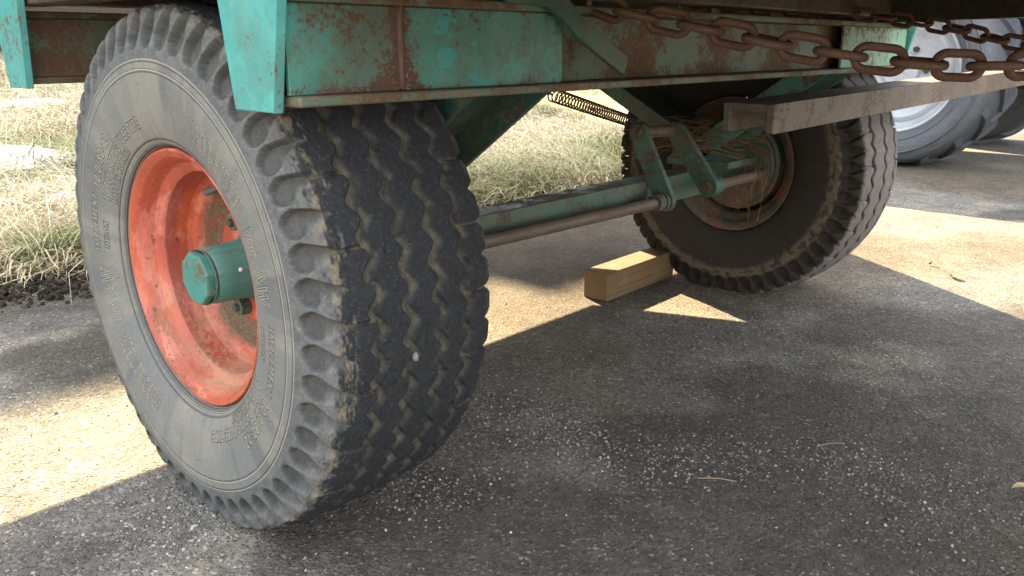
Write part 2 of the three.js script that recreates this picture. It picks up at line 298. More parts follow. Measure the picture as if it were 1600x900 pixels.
const TAN = [0.22, 0.175, 0.115], SHO = [0.125, 0.128, 0.126], LAND = [0.029, 0.030, 0.034];
const lookNear = (s, f, n1, n2, n3) => {
  f.land = (1 - sm(S_LAND - 0.013, S_LAND + 0.004, Math.abs(s) + 0.040 * (n1 - 0.5) + 0.020 * (n3 - 0.5) - 0.007 * f.ridge)) * (1 - f.pet * 0.8);
  let c = s < 0 ? mix3(SHO, [0.16, 0.16, 0.15], sm(0.4, 0.7, n1)) : [0.05, 0.045, 0.04];
  c = mix3(c, [0.085, 0.083, 0.075], 0.8 * f.pet);
  c = mix3(c, TAN, Math.max(f.ridge, 0.5 * (1 - sm(0.0, 0.018, Math.abs(Math.abs(s) - S_LAND)))) * sm(0.40, 0.62, 0.55 * n1 + 0.45 * n3) * (s < 0 ? 1 : 0.4));
  c = mix3(c, LAND.map((x) => x * (0.8 + 0.5 * n3)), f.land);
  c = mix3(c, [0.125, 0.111, 0.087].map((x) => x * (0.45 + 0.9 * n1)), f.groove * (0.55 + 0.45 * sm(0.3, 0.6, n1)));
  c = mix3(c, [0.16, 0.13, 0.085], 0.75 * f.slit * sm(0.25, 0.6, n1));
  const grit = n2 > 0.985 ? 0.5 : 0; c = mix3(c, [0.3, 0.27, 0.22], grit * f.land * 0.6);
  return c.map((x) => x * (0.86 + 0.28 * n3));
};
const lookFar = (s, f, n1, n2, n3) => {
  f.land = 1 - sm(S_LAND - 0.004, S_LAND + 0.004, Math.abs(s) + 0.01 * (n1 - 0.5));
  let c = [0.045, 0.036, 0.028];
  c = mix3(c, [0.04, 0.032, 0.025], f.pet);
  c = mix3(c, [0.15, 0.115, 0.075], sm(S_PET - 0.006, S_PET + 0.002, Math.abs(s)) * (1 - sm(S_PET + 0.018, S_PET + 0.03, Math.abs(s))) * sm(0.25, 0.5, n1));   // a dried mud ring
  c = mix3(c, [0.185, 0.162, 0.150], f.land);
  c = mix3(c, [0.024, 0.019, 0.015], f.groove);
  return c.map((x) => x * (0.7 + 0.6 * n3));
};

/* sidewall of the near wheel: rings and raised lettering as bump on the rubber */
const sideSize = 0.60;
function sidewallMaps() {
  const N = 2048, cv = document.createElement('canvas'); cv.width = cv.height = N; const c = cv.getContext('2d'), k = N / sideSize, O = N / 2;
  c.fillStyle = '#606060'; c.fillRect(0, 0, N, N);
  const ring = (r, w, col) => { c.strokeStyle = col; c.lineWidth = w * k; c.beginPath(); c.arc(O, O, r * k, 0, 7); c.stroke(); };
  ring(0.2775, 0.011, '#7a7a7a'); ring(0.2835, 0.0022, '#c8c8c8'); ring(0.2712, 0.0026, '#d0d0d0'); ring(0.2690, 0.0018, '#303030'); ring(0.2812, 0.0016, '#383838');
  ring(0.187, 0.002, '#303030'); ring(0.184, 0.003, '#a8a8a8'); ring(0.1790, 0.003, '#282828'); ring(0.176, 0.003, '#a0a0a0');
  // letters stand with their tops outward, read clockwise; from, to in degrees anticlockwise from the right
  const arcText = (str, from, to, r, hgt, style, font = 'bold', lw = 0.0024) => {
    c.save(); c.textAlign = 'center'; c.textBaseline = 'middle'; const n = str.length; c.font = `${font} 100px sans-serif`;
    const widths = [...str].map((ch) => c.measureText(ch).width + 12), tot = widths.reduce((a, b) => a + b, 0), arc = (from - to) * Math.PI / 180 * r * k; let at = 0;
    for (let i = 0; i < n; i++) {
      const f = (at + widths[i] / 2) / tot, th = (from + (to - from) * f) * Math.PI / 180; at += widths[i];
      c.save(); c.translate(O + r * k * Math.cos(th), O - r * k * Math.sin(th)); c.rotate(Math.PI / 2 - th); c.scale(arc / tot, hgt * k / 72);
      if (style === 'line') { c.strokeStyle = '#f4f4f4'; c.lineWidth = lw * k / (hgt * k / 72); c.lineJoin = 'round'; c.strokeText(str[i], 0, 4); }
      else { c.strokeStyle = '#262626'; c.lineWidth = 0.0022 * k / (hgt * k / 72); c.strokeText(str[i], 0, 4); c.fillStyle = '#f8f8f8'; c.fillText(str[i], 0, 4); }
      c.restore();
    }
    c.restore();
  };
  for (const d of [0, 180]) {
    arcText('VREDESTEIN', 246 + d, 211 + d, 0.2275, 0.027, 'line');
    arcText('AW', 195.5 + d, 184.5 + d, 0.2265, 0.028, 'line');
    arcText('IMPLEMENT', 179 + d, 157 + d, 0.2375, 0.0125, 'fill');
    arcText('10.0/80-12', 154 + d, 130 + d, 0.2345, 0.016, 'fill');
    arcText('NYLON', 177 + d, 165 + d, 0.2115, 0.0095, 'fill');
    arcText('10 PLY RATING TUBE TYPE', 156 + d, 104 + d, 0.2115, 0.0135, 'fill');
    arcText('MADE IN HOLLAND', 155 + d, 122 + d, 0.1955, 0.0085, 'fill');
    c.save(); c.translate(O, O); c.rotate(-(203 + d) * Math.PI / 180);        // small emblem: a box with a run of chevrons
    c.strokeStyle = '#f0f0f0'; c.lineWidth = 0.0015 * k; c.beginPath(); c.roundRect(0.213 * k, -0.015 * k, 0.028 * k, 0.030 * k, 0.003 * k); c.stroke();
    c.lineWidth = 0.002 * k; for (let i = -2; i <= 3; i++) { c.beginPath(); c.moveTo(0.219 * k, (i * 0.0045 - 0.003) * k); c.lineTo(0.227 * k, (i * 0.0045 + 0.001) * k); c.lineTo(0.235 * k, (i * 0.0045 - 0.003) * k); c.stroke(); }
    c.restore();
    for (const [a, r] of [[150, 0.255], [40, 0.258], [95, 0.252], [10, 0.2]]) { const th = (a + d) * Math.PI / 180; c.fillStyle = '#b0b0b0'; c.beginPath(); c.arc(O + r * k * Math.cos(th), O - r * k * Math.sin(th), 0.003 * k, 0, 7); c.fill(); }
  }
  const img = c.getImageData(0, 0, N, N).data, hgt = new Float32Array(N * N);
  for (let i = 0; i < N * N; i++) hgt[i] = img[i * 4] / 255;
  return textures(N, N, (u, v, i, j) => {
    const src = (N - 1 - j) * N + i, L = hgt[src], x = u - 0.5, y = v - 0.5, r = Math.hypot(x, y) * sideSize, th = Math.atan2(y, x) / (2 * Math.PI) + 0.5;
    const streak = fbm(th, r * 3, 90, 3, 4, 6), cloud = fbm(u, v, 8, 8, 4, 16), fine = fbm(u, v, 300, 300, 2, 26);
    let c = mix3([0.135, 0.137, 0.130], [0.19, 0.182, 0.155], sm(0.35, 0.7, 0.5 * streak + 0.5 * cloud));
    c = mix3(c, [0.085, 0.088, 0.092], 0.6 * sm(0.52, 0.66, fbm(th, r * 2, 40, 2, 3, 36)) * sm(0.2, 0.24, r));
    c = mix3(c, [0.31, 0.285, 0.225], 0.85 * sm(0.6, 0.9, L)); c = mix3(c, [0.07, 0.068, 0.062], 0.7 * sm(0.3, 0.18, L));
    return { c: c.map((q) => q * (0.85 + 0.3 * fine)), h: 0.9 * L + 0.06 * fine + 0.03 * cloud, r: 0.85 };
  });
}
function sidewallGeometry(seg) {
  const n = 40, P = [], U = [], I = [];
  for (let j = 0; j <= seg; j++) for (let i = 0; i <= n; i++) { const q = profAt(-(S_SEAM + (S_BEAD - S_SEAM) * i / n)), th = j / seg * 2 * Math.PI, y = q.r * Math.sin(th), z = q.r * Math.cos(th); P.push(q.x, y, z); U.push(0.5 + z / sideSize, 0.5 + y / sideSize); }
  for (let j = 0; j < seg; j++) for (let i = 0; i < n; i++) { const a = j * (n + 1) + i, b = a + n + 1; I.push(a, a + 1, b, a + 1, b + 1, b); }
  const g = new THREE.BufferGeometry(); g.setAttribute('position', new THREE.Float32BufferAttribute(P, 3)); g.setAttribute('uv', new THREE.Float32BufferAttribute(U, 2)); g.setIndex(I); return settle(g, AXLE_Y);
}

/* ------------------------------------------------------------------ the trailer */
const trailer = thing('farm_trailer', 'old teal farm trailer with rusty steel frame and single axle on the asphalt', 'trailer');

/* wheels */
const rimTex = textures(1024, 512, (u, v) => {                             // u round the wheel, v from lip to disc
  const fine = fbm(u, v, 200, 100, 2, 5), mid = fbm(u, v, 40, 20, 4, 7), big = fbm(u, v, 9, 5, 4, 9), blot = fbm(u, v, 16, 8, 4, 19);
  let c = mix3([0.45, 0.086, 0.034], [0.37, 0.066, 0.036], sm(0.4, 0.6, big)); c = mix3(c, [0.60, 0.20, 0.14], 0.55 * sm(0.52, 0.66, blot)); c = c.map((x) => x * (0.85 + 0.3 * fine));
  const tiny = fbm(u, v, 420, 200, 2, 15), low = Math.max(0, Math.sin((u * 360 - 180) * Math.PI / 180));          // lower part of the rim (u 0.5..1)
  const band = sm(0.235, 0.265, v + 0.02 * (mid - 0.5)) * (1 - sm(0.32, 0.345, v + 0.02 * (mid - 0.5))); c = mix3(c, [0.25, 0.065, 0.055], 0.7 * band * sm(0.25, 0.5, 0.5 * blot + 0.5 * tiny)); // faded purplish paint in the step
  c = mix3(c, [0.55, 0.20, 0.15], 0.5 * sm(0.5, 0.68, 0.6 * blot + 0.4 * fine) * (0.4 + 0.6 * low));
  const rm = sm(0.64, 0.74, 0.30 * mid + 0.2 * big + 0.25 * fine + 0.25 * tiny + 0.11 * low + 0.04 * (v < 0.3 ? 1 : 0));
  c = mix3(c, [0.16, 0.075, 0.035].map((x) => x * (0.4 + 0.6 * mid + 0.6 * tiny)), 0.9 * rm);
  const spot = sm(0.70, 0.75, 0.5 * fbm(u, v, 90, 45, 2, 29) + 0.3 * mid + 0.2 * tiny); c = mix3(c, [0.09, 0.045, 0.03], spot);
  const dm = sm(0.34, 0.50, 0.4 * mid + 0.3 * fine + 0.3 * tiny + 0.10 * low) * sm(0.46, 0.52, v + 0.05 * (mid - 0.5)) * (1 - sm(0.70, 0.745, v)); c = mix3(c, [0.15, 0.105, 0.06].map((x) => x * (0.3 + 0.7 * fine + 0.8 * tiny)), dm);
  const sand = 0.8 * low * sm(0.40, 0.60, 0.35 * blot + 0.3 * fine + 0.35 * tiny) * sm(0.06, 0.16, v) * (1 - sm(0.40, 0.5, v)); c = mix3(c, [0.30, 0.17, 0.09].map((x) => x * (0.5 + 0.5 * fine + 0.5 * tiny)), sand);
  return { c, h: 0.4 + 0.3 * fine * rm - 0.1 * rm + 0.4 * dm * fine, r: mix(0.42, 0.9, Math.max(rm, dm, sand)) };
});
const rimRed = new THREE.MeshStandardMaterial({ map: rimTex.map, bumpMap: rimTex.bump, bumpScale: 0.002, roughnessMap: rimTex.bump, roughness: 1, side: THREE.DoubleSide });
const rimProfile = smoothPts([[-0.100, 0.1742], [-0.106, 0.1745], [-0.1088, 0.172], [-0.106, 0.1675], [-0.100, 0.1625], [-0.092, 0.1585], [-0.085, 0.1565], [-0.081, 0.1545], [-0.077, 0.1485], [-0.073, 0.1425], [-0.069, 0.1400], [-0.055, 0.1385], [-0.042, 0.1365], [-0.034, 0.1325], [-0.029, 0.126], [-0.020, 0.1185], [-0.006, 0.112], [0.004, 0.105], [0.007, 0.098], [0.003, 0.0925], [-0.006, 0.0885], [-0.0115, 0.0855], [-0.0135, 0.080], [-0.0135, 0.060], [-0.0135, 0.03]], 150);
const barrel = smoothPts([[-0.10, 0.166], [-0.06, 0.156], [-0.03, 0.146], [0.03, 0.146], [0.06, 0.152], [0.095, 0.158], [0.103, 0.164], [0.106, 0.170], [0.102, 0.1742]], 40);

function makeWheel(near) {
  const w = new THREE.Group(); w.name = 'wheel'; w.position.set(near ? 0 : 1.48, AXLE_Y, 0); if (!near) w.rotation.y = Math.PI; trailer.add(w);
  const per = near ? 36 : 20, dx = near ? 0.0013 : 0.0017;
  const out = near ? S_SEAM : S_BEAD;
  const sl = [...span(-out, -S_PET, 0.004), ...span(-S_PET, -S_LAND, near ? 0.0016 : 0.0025), ...span(-S_LAND, S_LAND, dx), ...span(S_LAND, S_PET, 0.0025), ...span(S_PET, S_BEAD, 0.004), S_BEAD];
  grooves = near ? FOUR : THREE_RIBS;
  const tg = tyreGeometry(per, sl, near ? lookNear : lookFar); settle(tg, AXLE_Y); closeSeam(tg, sl.length, NPER * per);
  part(w, 'tyre', tg, rubber);
  if (near) {
    const t = sidewallMaps(); const m = new THREE.MeshStandardMaterial({ map: t.map, bumpMap: t.bump, bumpScale: 0.0075, roughness: 0.82 });
    const sg = sidewallGeometry(360); closeSeam(sg, 41, 360); part(w, 'sidewall', sg, m, 'dusty grey sidewall with raised lettering');
  }
  part(w, 'rim', [lathe(rimProfile, 160, true), lathe(barrel, 96, true)], near ? rimRed : M.rimDark);
  const hp = [[-0.0135, 0.050], [-0.016, 0.046], [-0.022, 0.0415], [-0.060, 0.0395], [-0.079, 0.0385], [-0.0815, 0.0372], [-0.083, 0.0345], [-0.0845, 0.0345], [-0.086, 0.0378], [-0.090, 0.0380]];
  const cap = part(w, 'hub', lathe(hp, 64), M.hub, 'teal wheel hub ending in an eight-sided cap');
  part(w, 'hub_seam', [lathe([[-0.0822, 0.0352], [-0.0828, 0.0362], [-0.0846, 0.0362], [-0.0852, 0.0352]], 48)], M.rust);
  { // eight-sided cap
    const s = new THREE.Shape([...Array(8)].map((_, i) => new THREE.Vector2(0.0368 * Math.cos(i * Math.PI / 4 + 0.3), 0.0368 * Math.sin(i * Math.PI / 4 + 0.3))));
    const g = new THREE.ExtrudeGeometry(s, { depth: 0.008, bevelEnabled: true, bevelThickness: 0.0035, bevelSize: 0.0035, bevelOffset: -0.0035, bevelSegments: 2 }).rotateY(-Math.PI / 2).translate(-0.0885, 0, 0);
    part(w, 'hub_cap', boxUV(g), M.hub);
  }
  for (let i = 0; i < 5; i++) {
    const a = (33 + 72 * i) * Math.PI / 180, y = 0.066 * Math.sin(a), z = 0.066 * Math.cos(a);
    const stud = lathe([[-0.012, 0.011], [-0.014, 0.013], [-0.0165, 0.013], [-0.017, 0.0105]], 16), tip = lathe([[-0.026, 0.006], [-0.034, 0.006], [-0.0355, 0.0048], [-0.0356, 0.0005]], 12);
    part(w, 'wheel_nut', [hexPrism(0.0138, 0.0125, 0.0014).translate(-0.0165, 0, 0), stud, tip].map((g) => g.translate(0, y, z)), M.nut);
  }
  { // valve
    const c = new THREE.CatmullRomCurve3([V(0.0, 0.113, -0.052), V(-0.018, 0.108, -0.058), V(-0.034, 0.100, -0.070)]);
    part(w, 'valve', [new THREE.TubeGeometry(c, 12, 0.0052, 10), new THREE.SphereGeometry(0.0052, 10, 8).translate(-0.034, 0.100, -0.070)], M.valve);
  }
  return w;
}
M.valve = new THREE.MeshStandardMaterial({ color: new THREE.Color().setRGB(0.10, 0.115, 0.11), roughness: 0.7 });
M.rimDark = paintedSteel([0.05, 0.066, 0.048], 0.44, 0.6, 151, { rust: [0.09, 0.042, 0.022] });
const nearWheel = makeWheel(true), farWheel = makeWheel(false);
{ // white paint fleck on the hub, matter of its own
  const m = new THREE.MeshStandardMaterial({ color: new THREE.Color().setRGB(0.75, 0.75, 0.72), roughness: 0.6 });
  const g = new THREE.SphereGeometry(0.0032, 12, 8); g.scale(1, 1, 0.3).translate(-0.052, 0.0105, 0.0385); part(nearWheel, 'paint_fleck', g, m);
}
// far wheel, seen from inside: brake backplate, drum and red lip
part(farWheel, 'brake_drum', [lathe([[0.088, 0.004], [0.090, 0.05], [0.088, 0.106], [0.084, 0.111], [0.076, 0.112], [0.072, 0.120], [0.05, 0.122], [0.02, 0.122]], 72)], M.drum = paintedSteel([0.028, 0.06, 0.042], 0.53, 0.7, 231));
part(farWheel, 'rim_lip', [lathe([[0.040, 0.1300], [0.062, 0.1320], [0.072, 0.1350], [0.078, 0.1420], [0.084, 0.1480], [0.094, 0.1515], [0.100, 0.1560], [0.1040, 0.1615], [0.1062, 0.166], [0.109, 0.170], [0.1085, 0.1735], [0.105, 0.1742], [0.101, 0.1735]], 96)], M.lip = paintedSteel([0.055, 0.062, 0.040], 0.44, 0.65, 161, { rust: [0.17, 0.05, 0.028] }), 'dirty green and red inner rim edge');

/* cross beams: open channels boxed in at both ends */
const webY = 0.63, H = 0.107;
function crossBeam(s) {                                                    // s = 1 nearer beam, -1 the beam behind the wheels
  const z = (a) => (s > 0 ? a : -a - 0.115);
  part(trailer, s > 0 ? 'cross_beam' : 'cross_beam', [
    box(1.75, 0.086, 0.008, 0.74, 0.630, z(0.284)),
    box(1.75, 0.0105, 0.050, 0.74, 0.6785, z(0.305), 0.003)], M.web);
  part(trailer, 'flange', box(1.75, 0.0105, 0.056, 0.74, 0.5815, z(0.308), 0.003), M.flange);
  const mk = (x0, x1) => { const g = box(x1 - x0, 0.0860, 0.006, (x0 + x1) / 2, 0.630, z(0.3185), 0.0015), p = g.attributes.position, uv = g.attributes.uv; if (s > 0 && x1 < 0.5) for (let i = 0; i < p.count; i++) uv.setXY(i, (p.getX(i) + 0.14) / 0.42, (p.getY(i) - 0.585) / 0.09); return g; };
  part(trailer, 'boxing_plate', mk(-0.136, 0.0005), s > 0 ? M.boxing : M.tealRust); part(trailer, 'boxing_plate', mk(0.0055, 0.276), s > 0 ? M.boxing : M.tealRust);
  part(trailer, 'boxing_plate', mk(1.215, 1.61), M.palePlate);
  // weld bead between the plates
  const pts = []; for (let i = 0; i <= 14; i++) pts.push(V(0.003 + 0.0012 * (hash(i, 1, 3) - 0.5), 0.589 + 0.088 * i / 14, z(0.3205 + 0.0016 * hash(i, 2, 3))));
  part(trailer, 'weld_seam', [new THREE.TubeGeometry(new THREE.CatmullRomCurve3(pts), 60, 0.0042, 8)], M.rust);
  // tapered end plates
  const plate = (x) => {
    const sh = new THREE.Shape([[0.212, 0.80], [0.362, 0.80], [0.316, 0.5715], [0.246, 0.5715]].map(([a, b]) => new THREE.Vector2(a, b)));
    const g = new THREE.ExtrudeGeometry(sh, { depth: 0.009, bevelEnabled: true, bevelThickness: 0.0015, bevelSize: 0.0015, bevelOffset: -0.0015, bevelSegments: 2 });
    g.rotateY(-Math.PI / 2).translate(x, 0, 0); if (s < 0) { const p = g.attributes.position, n = g.attributes.normal; for (let i = 0; i < p.count; i++) { p.setZ(i, -p.getZ(i) - 0.115); n.setZ(i, -n.getZ(i)); } const q = g.toNonIndexed ? g : g; for (let i = 0; i < p.count; i += 3) for (const a of [p, n]) for (let c = 0; c < 3; c++) { const t = a.array[(i + 1) * 3 + c]; a.array[(i + 1) * 3 + c] = a.array[(i + 2) * 3 + c]; a.array[(i + 2) * 3 + c] = t; } }
    part(trailer, 'end_plate', boxUV(g), M.plate);
  };
  plate(-0.142); plate(1.632);
}
M.boxing = (() => {                                                         // the two plates and the rust that has spread from their weld
  const t = textures(2048, 448, (u, v) => {
    const x = u * 0.42 - 0.14, y = v * 0.09, a = x + 2, n = (f, o, k) => fbm(a * 0.5, (y + 1) * 0.5, f, f, o, k);
    const big = n(24, 4, 3), mid = n(90, 4, 5), fine = n(420, 2, 7), tiny = n(1300, 2, 9), blot = n(36, 4, 11), chip = n(60, 3, 13);
    const left = 1 - sm(-0.004, 0.004, x), seam = Math.exp(-Math.pow((x - 0.003) / (0.012 + 0.02 * big * (1.2 - y / 0.09)), 2)), mott = left * Math.exp(-Math.pow((x + 0.055) / 0.045, 2));
    let c = mix3([0.045, 0.165, 0.125], [0.055, 0.21, 0.165], sm(0.4, 0.6, blot));
    c = mix3(c, [0.035, 0.26, 0.24], sm(0.56, 0.585, chip * 0.8 + 0.2 * mid) * (left ? 0.6 : 1));               // brighter coat where the top coat has gone
    c = mix3(c, [0.10, 0.22, 0.165], sm(0.13, 0.15, x) * 0.55);
    c = c.map((q) => q * (0.75 + 0.3 * fine + 0.2 * tiny));
    c = mix3(c, [0.085, 0.075, 0.045], 0.65 * sm(0.42, 0.62, 0.4 * mid + 0.35 * fine + 0.25 * tiny + 0.22 * mott + 0.2 * seam - 0.03));
    const rm = sm(0.60, 0.70, 0.28 * big + 0.3 * mid + 0.22 * fine + 0.2 * tiny + 0.24 * seam + 0.13 * mott + 0.10 * sm(0.022, 0.0, y));
    c = mix3(c, [0.085, 0.040, 0.022].map((q) => q * (0.4 + 0.6 * mid + 0.7 * tiny)), 0.92 * rm);
    const pale = sm(0.62, 0.7, mid * 0.6 + tiny * 0.4) * Math.exp(-Math.pow((Math.abs(x - 0.003) - 0.009) / 0.005, 2)) * sm(0.06, 0.03, y); c = mix3(c, [0.35, 0.32, 0.26], 0.7 * pale);
    return { c, h: 0.5 + 0.3 * rm * tiny - 0.15 * rm + 0.06 * fine, r: mix(0.55, 0.92, rm) };
  });
  return new THREE.MeshStandardMaterial({ map: t.map, bumpMap: t.bump, bumpScale: 0.0014, roughnessMap: t.bump, roughness: 1 });
})();
M.flange = paintedSteel([0.09, 0.13, 0.085], 0.52, 0.6, 221); M.palePlate = paintedSteel([0.17, 0.33, 0.22], 0.44, 0.3, 181, { fade: 0.2 });
crossBeam(1); crossBeam(-1);
// bent flat strap welded across the nearer beam
{
  const c = [[0.15, 0.694], [0.222, 0.692], [0.258, 0.677], [0.290, 0.654], [0.392, 0.606]], w = 0.0120, L = [], Rr = [];
  c.forEach((p, i) => { const a = c[Math.max(0, i - 1)], b = c[Math.min(c.length - 1, i + 1)], l = Math.hypot(b[0] - a[0], b[1] - a[1]), nx = -(b[1] - a[1]) / l, ny = (b[0] - a[0]) / l; L.push(new THREE.Vector2(p[0] + nx * w, p[1] + ny * w)); Rr.unshift(new THREE.Vector2(p[0] - nx * w, p[1] - ny * w)); });
  part(trailer, 'strap', boxUV(new THREE.ExtrudeGeometry(new THREE.Shape([...L, ...Rr]), { depth: 0.006, bevelEnabled: true, bevelThickness: 0.001, bevelSize: 0.001, bevelSegments: 1 }).translate(0, 0, 0.335)), M.tealDark, 'rusty flat strap bent across the beam');
}

/* V braces from the axle up to both beams */
const CH = (w, d, t) => [[-w / 2, 0], [w / 2, 0], [w / 2, d], [w / 2 - t, d], [w / 2 - t, t], [-w / 2 + t, t], [-w / 2 + t, d], [-w / 2, d]];
for (const x of [0.204, 1.276]) for (const q of [1, -1]) {
  const zt = q > 0 ? 0.302 : 0.405, quad = (pts, d, x0) => boxUV(new THREE.ExtrudeGeometry(new THREE.Shape(pts.map(([z, y]) => new THREE.Vector2(-z * q, y))), { depth: d, bevelEnabled: true, bevelThickness: 0.001, bevelSize: 0.001, bevelOffset: -0.001, bevelSegments: 1 }).rotateY(Math.PI / 2).translate(x0, 0, 0));
  const side = [[zt, 0.5755], [zt - 0.085, 0.5755], [-0.075, 0.366], [0.010, 0.366]], back = [[zt - 0.077, 0.5752], [zt - 0.085, 0.5752], [-0.075, 0.3665], [-0.067, 0.3665]];
  part(trailer, 'brace', [quad(side, 0.007, x - 0.074), quad(side, 0.007, x + 0.067), quad(back, 0.133, x - 0.0665)], x > 1 ? (q > 0 ? M.teal : M.tealDark) : q > 0 ? M.tealDark : M.tealRust);
}
for (const x of [0.204, 1.276]) part(trailer, 'spring_pad', [box(0.15, 0.018, 0.17, x, 0.3565, 0)], M.tealDark);

/* axle, brake shafts, levers, spring */
part(trailer, 'axle', [box(1.34, 0.062, 0.062, 0.74, 0.316, 0.0, 0.004)], M.tealRust);
part(trailer, 'brake_shaft', [rod(V(0.14, 0.318, 0.078), V(0.935, 0.308, 0.078), 0.0125)], M.rustTeal = paintedSteel([0.09, 0.075, 0.055], 0.48, 0.5, 191, { rust: [0.11, 0.05, 0.03] }));
part(trailer, 'shaft_collar', [rod(V(0.895, 0.3085, 0.078), V(0.917, 0.3085, 0.078), 0.0185), rod(V(0.920, 0.3085, 0.078), V(0.927, 0.3085, 0.078), 0.021)], M.tealRust);
function lever(p, q, xt) {                                                 // a flat bar with round ends, in a plane across the axle
  const d = Math.hypot(q.y - p.y, q.z - p.z), sh = new THREE.Shape(), r1 = 0.0225, r0 = 0.0205;
  sh.absarc(0, 0, r1, Math.PI / 2, Math.PI * 1.5, false); sh.absarc(d, 0, r0, -Math.PI / 2, Math.PI / 2, false); sh.closePath();
  const g = boxUV(new THREE.ExtrudeGeometry(sh, { depth: xt, bevelEnabled: true, bevelThickness: 0.0012, bevelSize: 0.0012, bevelSegments: 1, curveSegments: 20 }));
  const u = V(0, q.y - p.y, q.z - p.z).normalize(), n = V(1, 0, 0), v = new THREE.Vector3().crossVectors(n, u);
  return g.applyMatrix4(new THREE.Matrix4().makeBasis(u, v, n).setPosition(p));
}
part(trailer, 'brake_lever', [lever(V(0.934, 0.308, 0.078), V(0.934, 0.4505, 0.002), 0.011)], M.tealRust);
part(trailer, 'brake_lever', [lever(V(1.032, 0.333, 0.127), V(1.032, 0.447, 0.037), 0.013), rod(V(1.044, 0.333, 0.127), V(1.075, 0.333, 0.127), 0.0215)], M.tealDark);
part(trailer, 'brake_shaft', [rod(V(1.03, 0.333, 0.127), V(1.36, 0.325, 0.108), 0.0125)], M.rustTeal);
part(trailer, 'lever_bolt', [hexPrism(0.012, 0.010, 0.001).translate(1.031, 0.333, 0.127)], M.rust); part(trailer, 'lever_bolt', [hexPrism(0.012, 0.010, 0.001).translate(0.933, 0.4505, 0.002)], M.rust);
part(trailer, 'clevis_pin', [rod(V(0.926, 0.4505, 0.002), V(1.05, 0.449, 0.035), 0.0125), turned(box(0.10, 0.020, 0.009), [0.985, 0.447, 0.016], 0, -0.27, 0)], M.bar);
{ // return spring and its hook wire
  const a = V(0.437, 0.559, 0.170), b = V(0.80, 0.487, 0.075), ax = b.clone().sub(a), L = ax.length(); ax.normalize();
  const u = new THREE.Vector3().crossVectors(ax, V(0, 1, 0)).normalize(), v = new THREE.Vector3().crossVectors(ax, u), turns = 31;
  class Coil extends THREE.Curve { getPoint(t, o = V(0, 0, 0)) { const th = t * turns * 2 * Math.PI, r = 0.0105 * (t > 0.97 ? (1 - t) / 0.03 : 1), st = Math.pow(t, 0.92); return o.copy(a).addScaledVector(ax, st * L).addScaledVector(u, r * Math.cos(th)).addScaledVector(v, r * Math.sin(th)); } }
  part(trailer, 'return_spring', [new THREE.TubeGeometry(new Coil(), turns * 18, 0.0013, 6)], M.spring);
  part(trailer, 'hook_wire', [new THREE.TubeGeometry(new THREE.CatmullRomCurve3([b.clone().addScaledVector(ax, -0.004), b.clone().addScaledVector(ax, 0.05), V(0.895, 0.478, 0.045), V(0.915, 0.468, 0.022), V(0.926, 0.4495, 0.004)]), 30, 0.002, 7)], M.spring);
  part(trailer, 'hook_wire', [new THREE.TubeGeometry(new THREE.CatmullRomCurve3([V(0.41, 0.58, 0.18), V(0.42, 0.565, 0.176), a]), 12, 0.002, 7)], M.spring);
}
/* inverted channel bar under the nearer beam, with its hangers */
part(trailer, 'channel_bar', [sweep(CH(0.095, 0.050, 0.014).map(([a, b]) => [a, -b]).reverse(), V(0.748, 0.5385, 0.352), V(2.60, 0.5585, 0.352), V(0, 1, 0), 0.002)], M.bar, 'grey-brown rusted channel bar with an open end');

/* deck: joists, side rails and planks; its right side runs at a slant to the turned axle */
const edgeX = (z) => 1.91 - 0.673 * (z + 0.32), FRONT = -1.305;
for (const z of [-0.42, 0.31]) part(trailer, 'deck_joist', [box(edgeX(z) + 0.05, 0.066, 0.06, edgeX(z) / 2 - 0.085, 0.727, z, 0.004)], M.rail);
part(trailer, 'side_rail', [box(0.05, 0.075, 3.3, -0.112, 0.728, 0.36, 0.004)], M.rail);
part(trailer, 'side_rail', [sweep([[0, 0], [0, 0.12], [-0.045, 0.12], [-0.045, 0.112], [-0.008, 0.112], [-0.008, 0.009], [-0.045, 0.009], [-0.045, 0]].reverse(), V(edgeX(2.05), 0.685, 2.05), V(edgeX(FRONT), 0.685, FRONT), V(0, 1, 0), 0.001)], M.rail, 'dark steel rail along the slanted deck side');
const plank = (pts) => part(trailer, 'plank', boxUV(new THREE.ExtrudeGeometry(new THREE.Shape(pts.map(([x, z]) => new THREE.Vector2(x, -z))), { depth: 0.032, bevelEnabled: true, bevelThickness: 0.002, bevelSize: 0.0015, bevelOffset: -0.0015, bevelSegments: 1 }).rotateX(-Math.PI / 2).translate(0, 0.770, 0)), M.plank);
const notchL = (z) => 1.525 + 0.40 * (z + 1.17), notchR = (z) => 1.70 - 0.36 * (z + 1.17);
for (let i = 0; i < 23; i++) {
  const z0 = FRONT + 0.15 * i + 0.0006, z1 = z0 + 0.1488, e0 = edgeX(z0) - 0.012, e1 = edgeX(z1) - 0.012;
  if (notchL(z0) < notchR(z0) - 0.02) {
    const zz = Math.min(z1, -0.925); plank([[-0.135, z0], [notchL(z0), z0], [notchL(zz), zz], ...(zz < z1 ? [[notchL(zz), z1]] : []), [-0.135, z1]]); plank([[notchR(z0), z0], [e0, z0], [e1, z1], ...(zz < z1 ? [[notchL(zz) + 0.003, z1], [notchL(zz) + 0.003, zz]] : []), [notchR(zz), zz]]);
  } else plank([[-0.135, z0], [e0, z0], [e1, z1], [-0.135, z1]]);
}

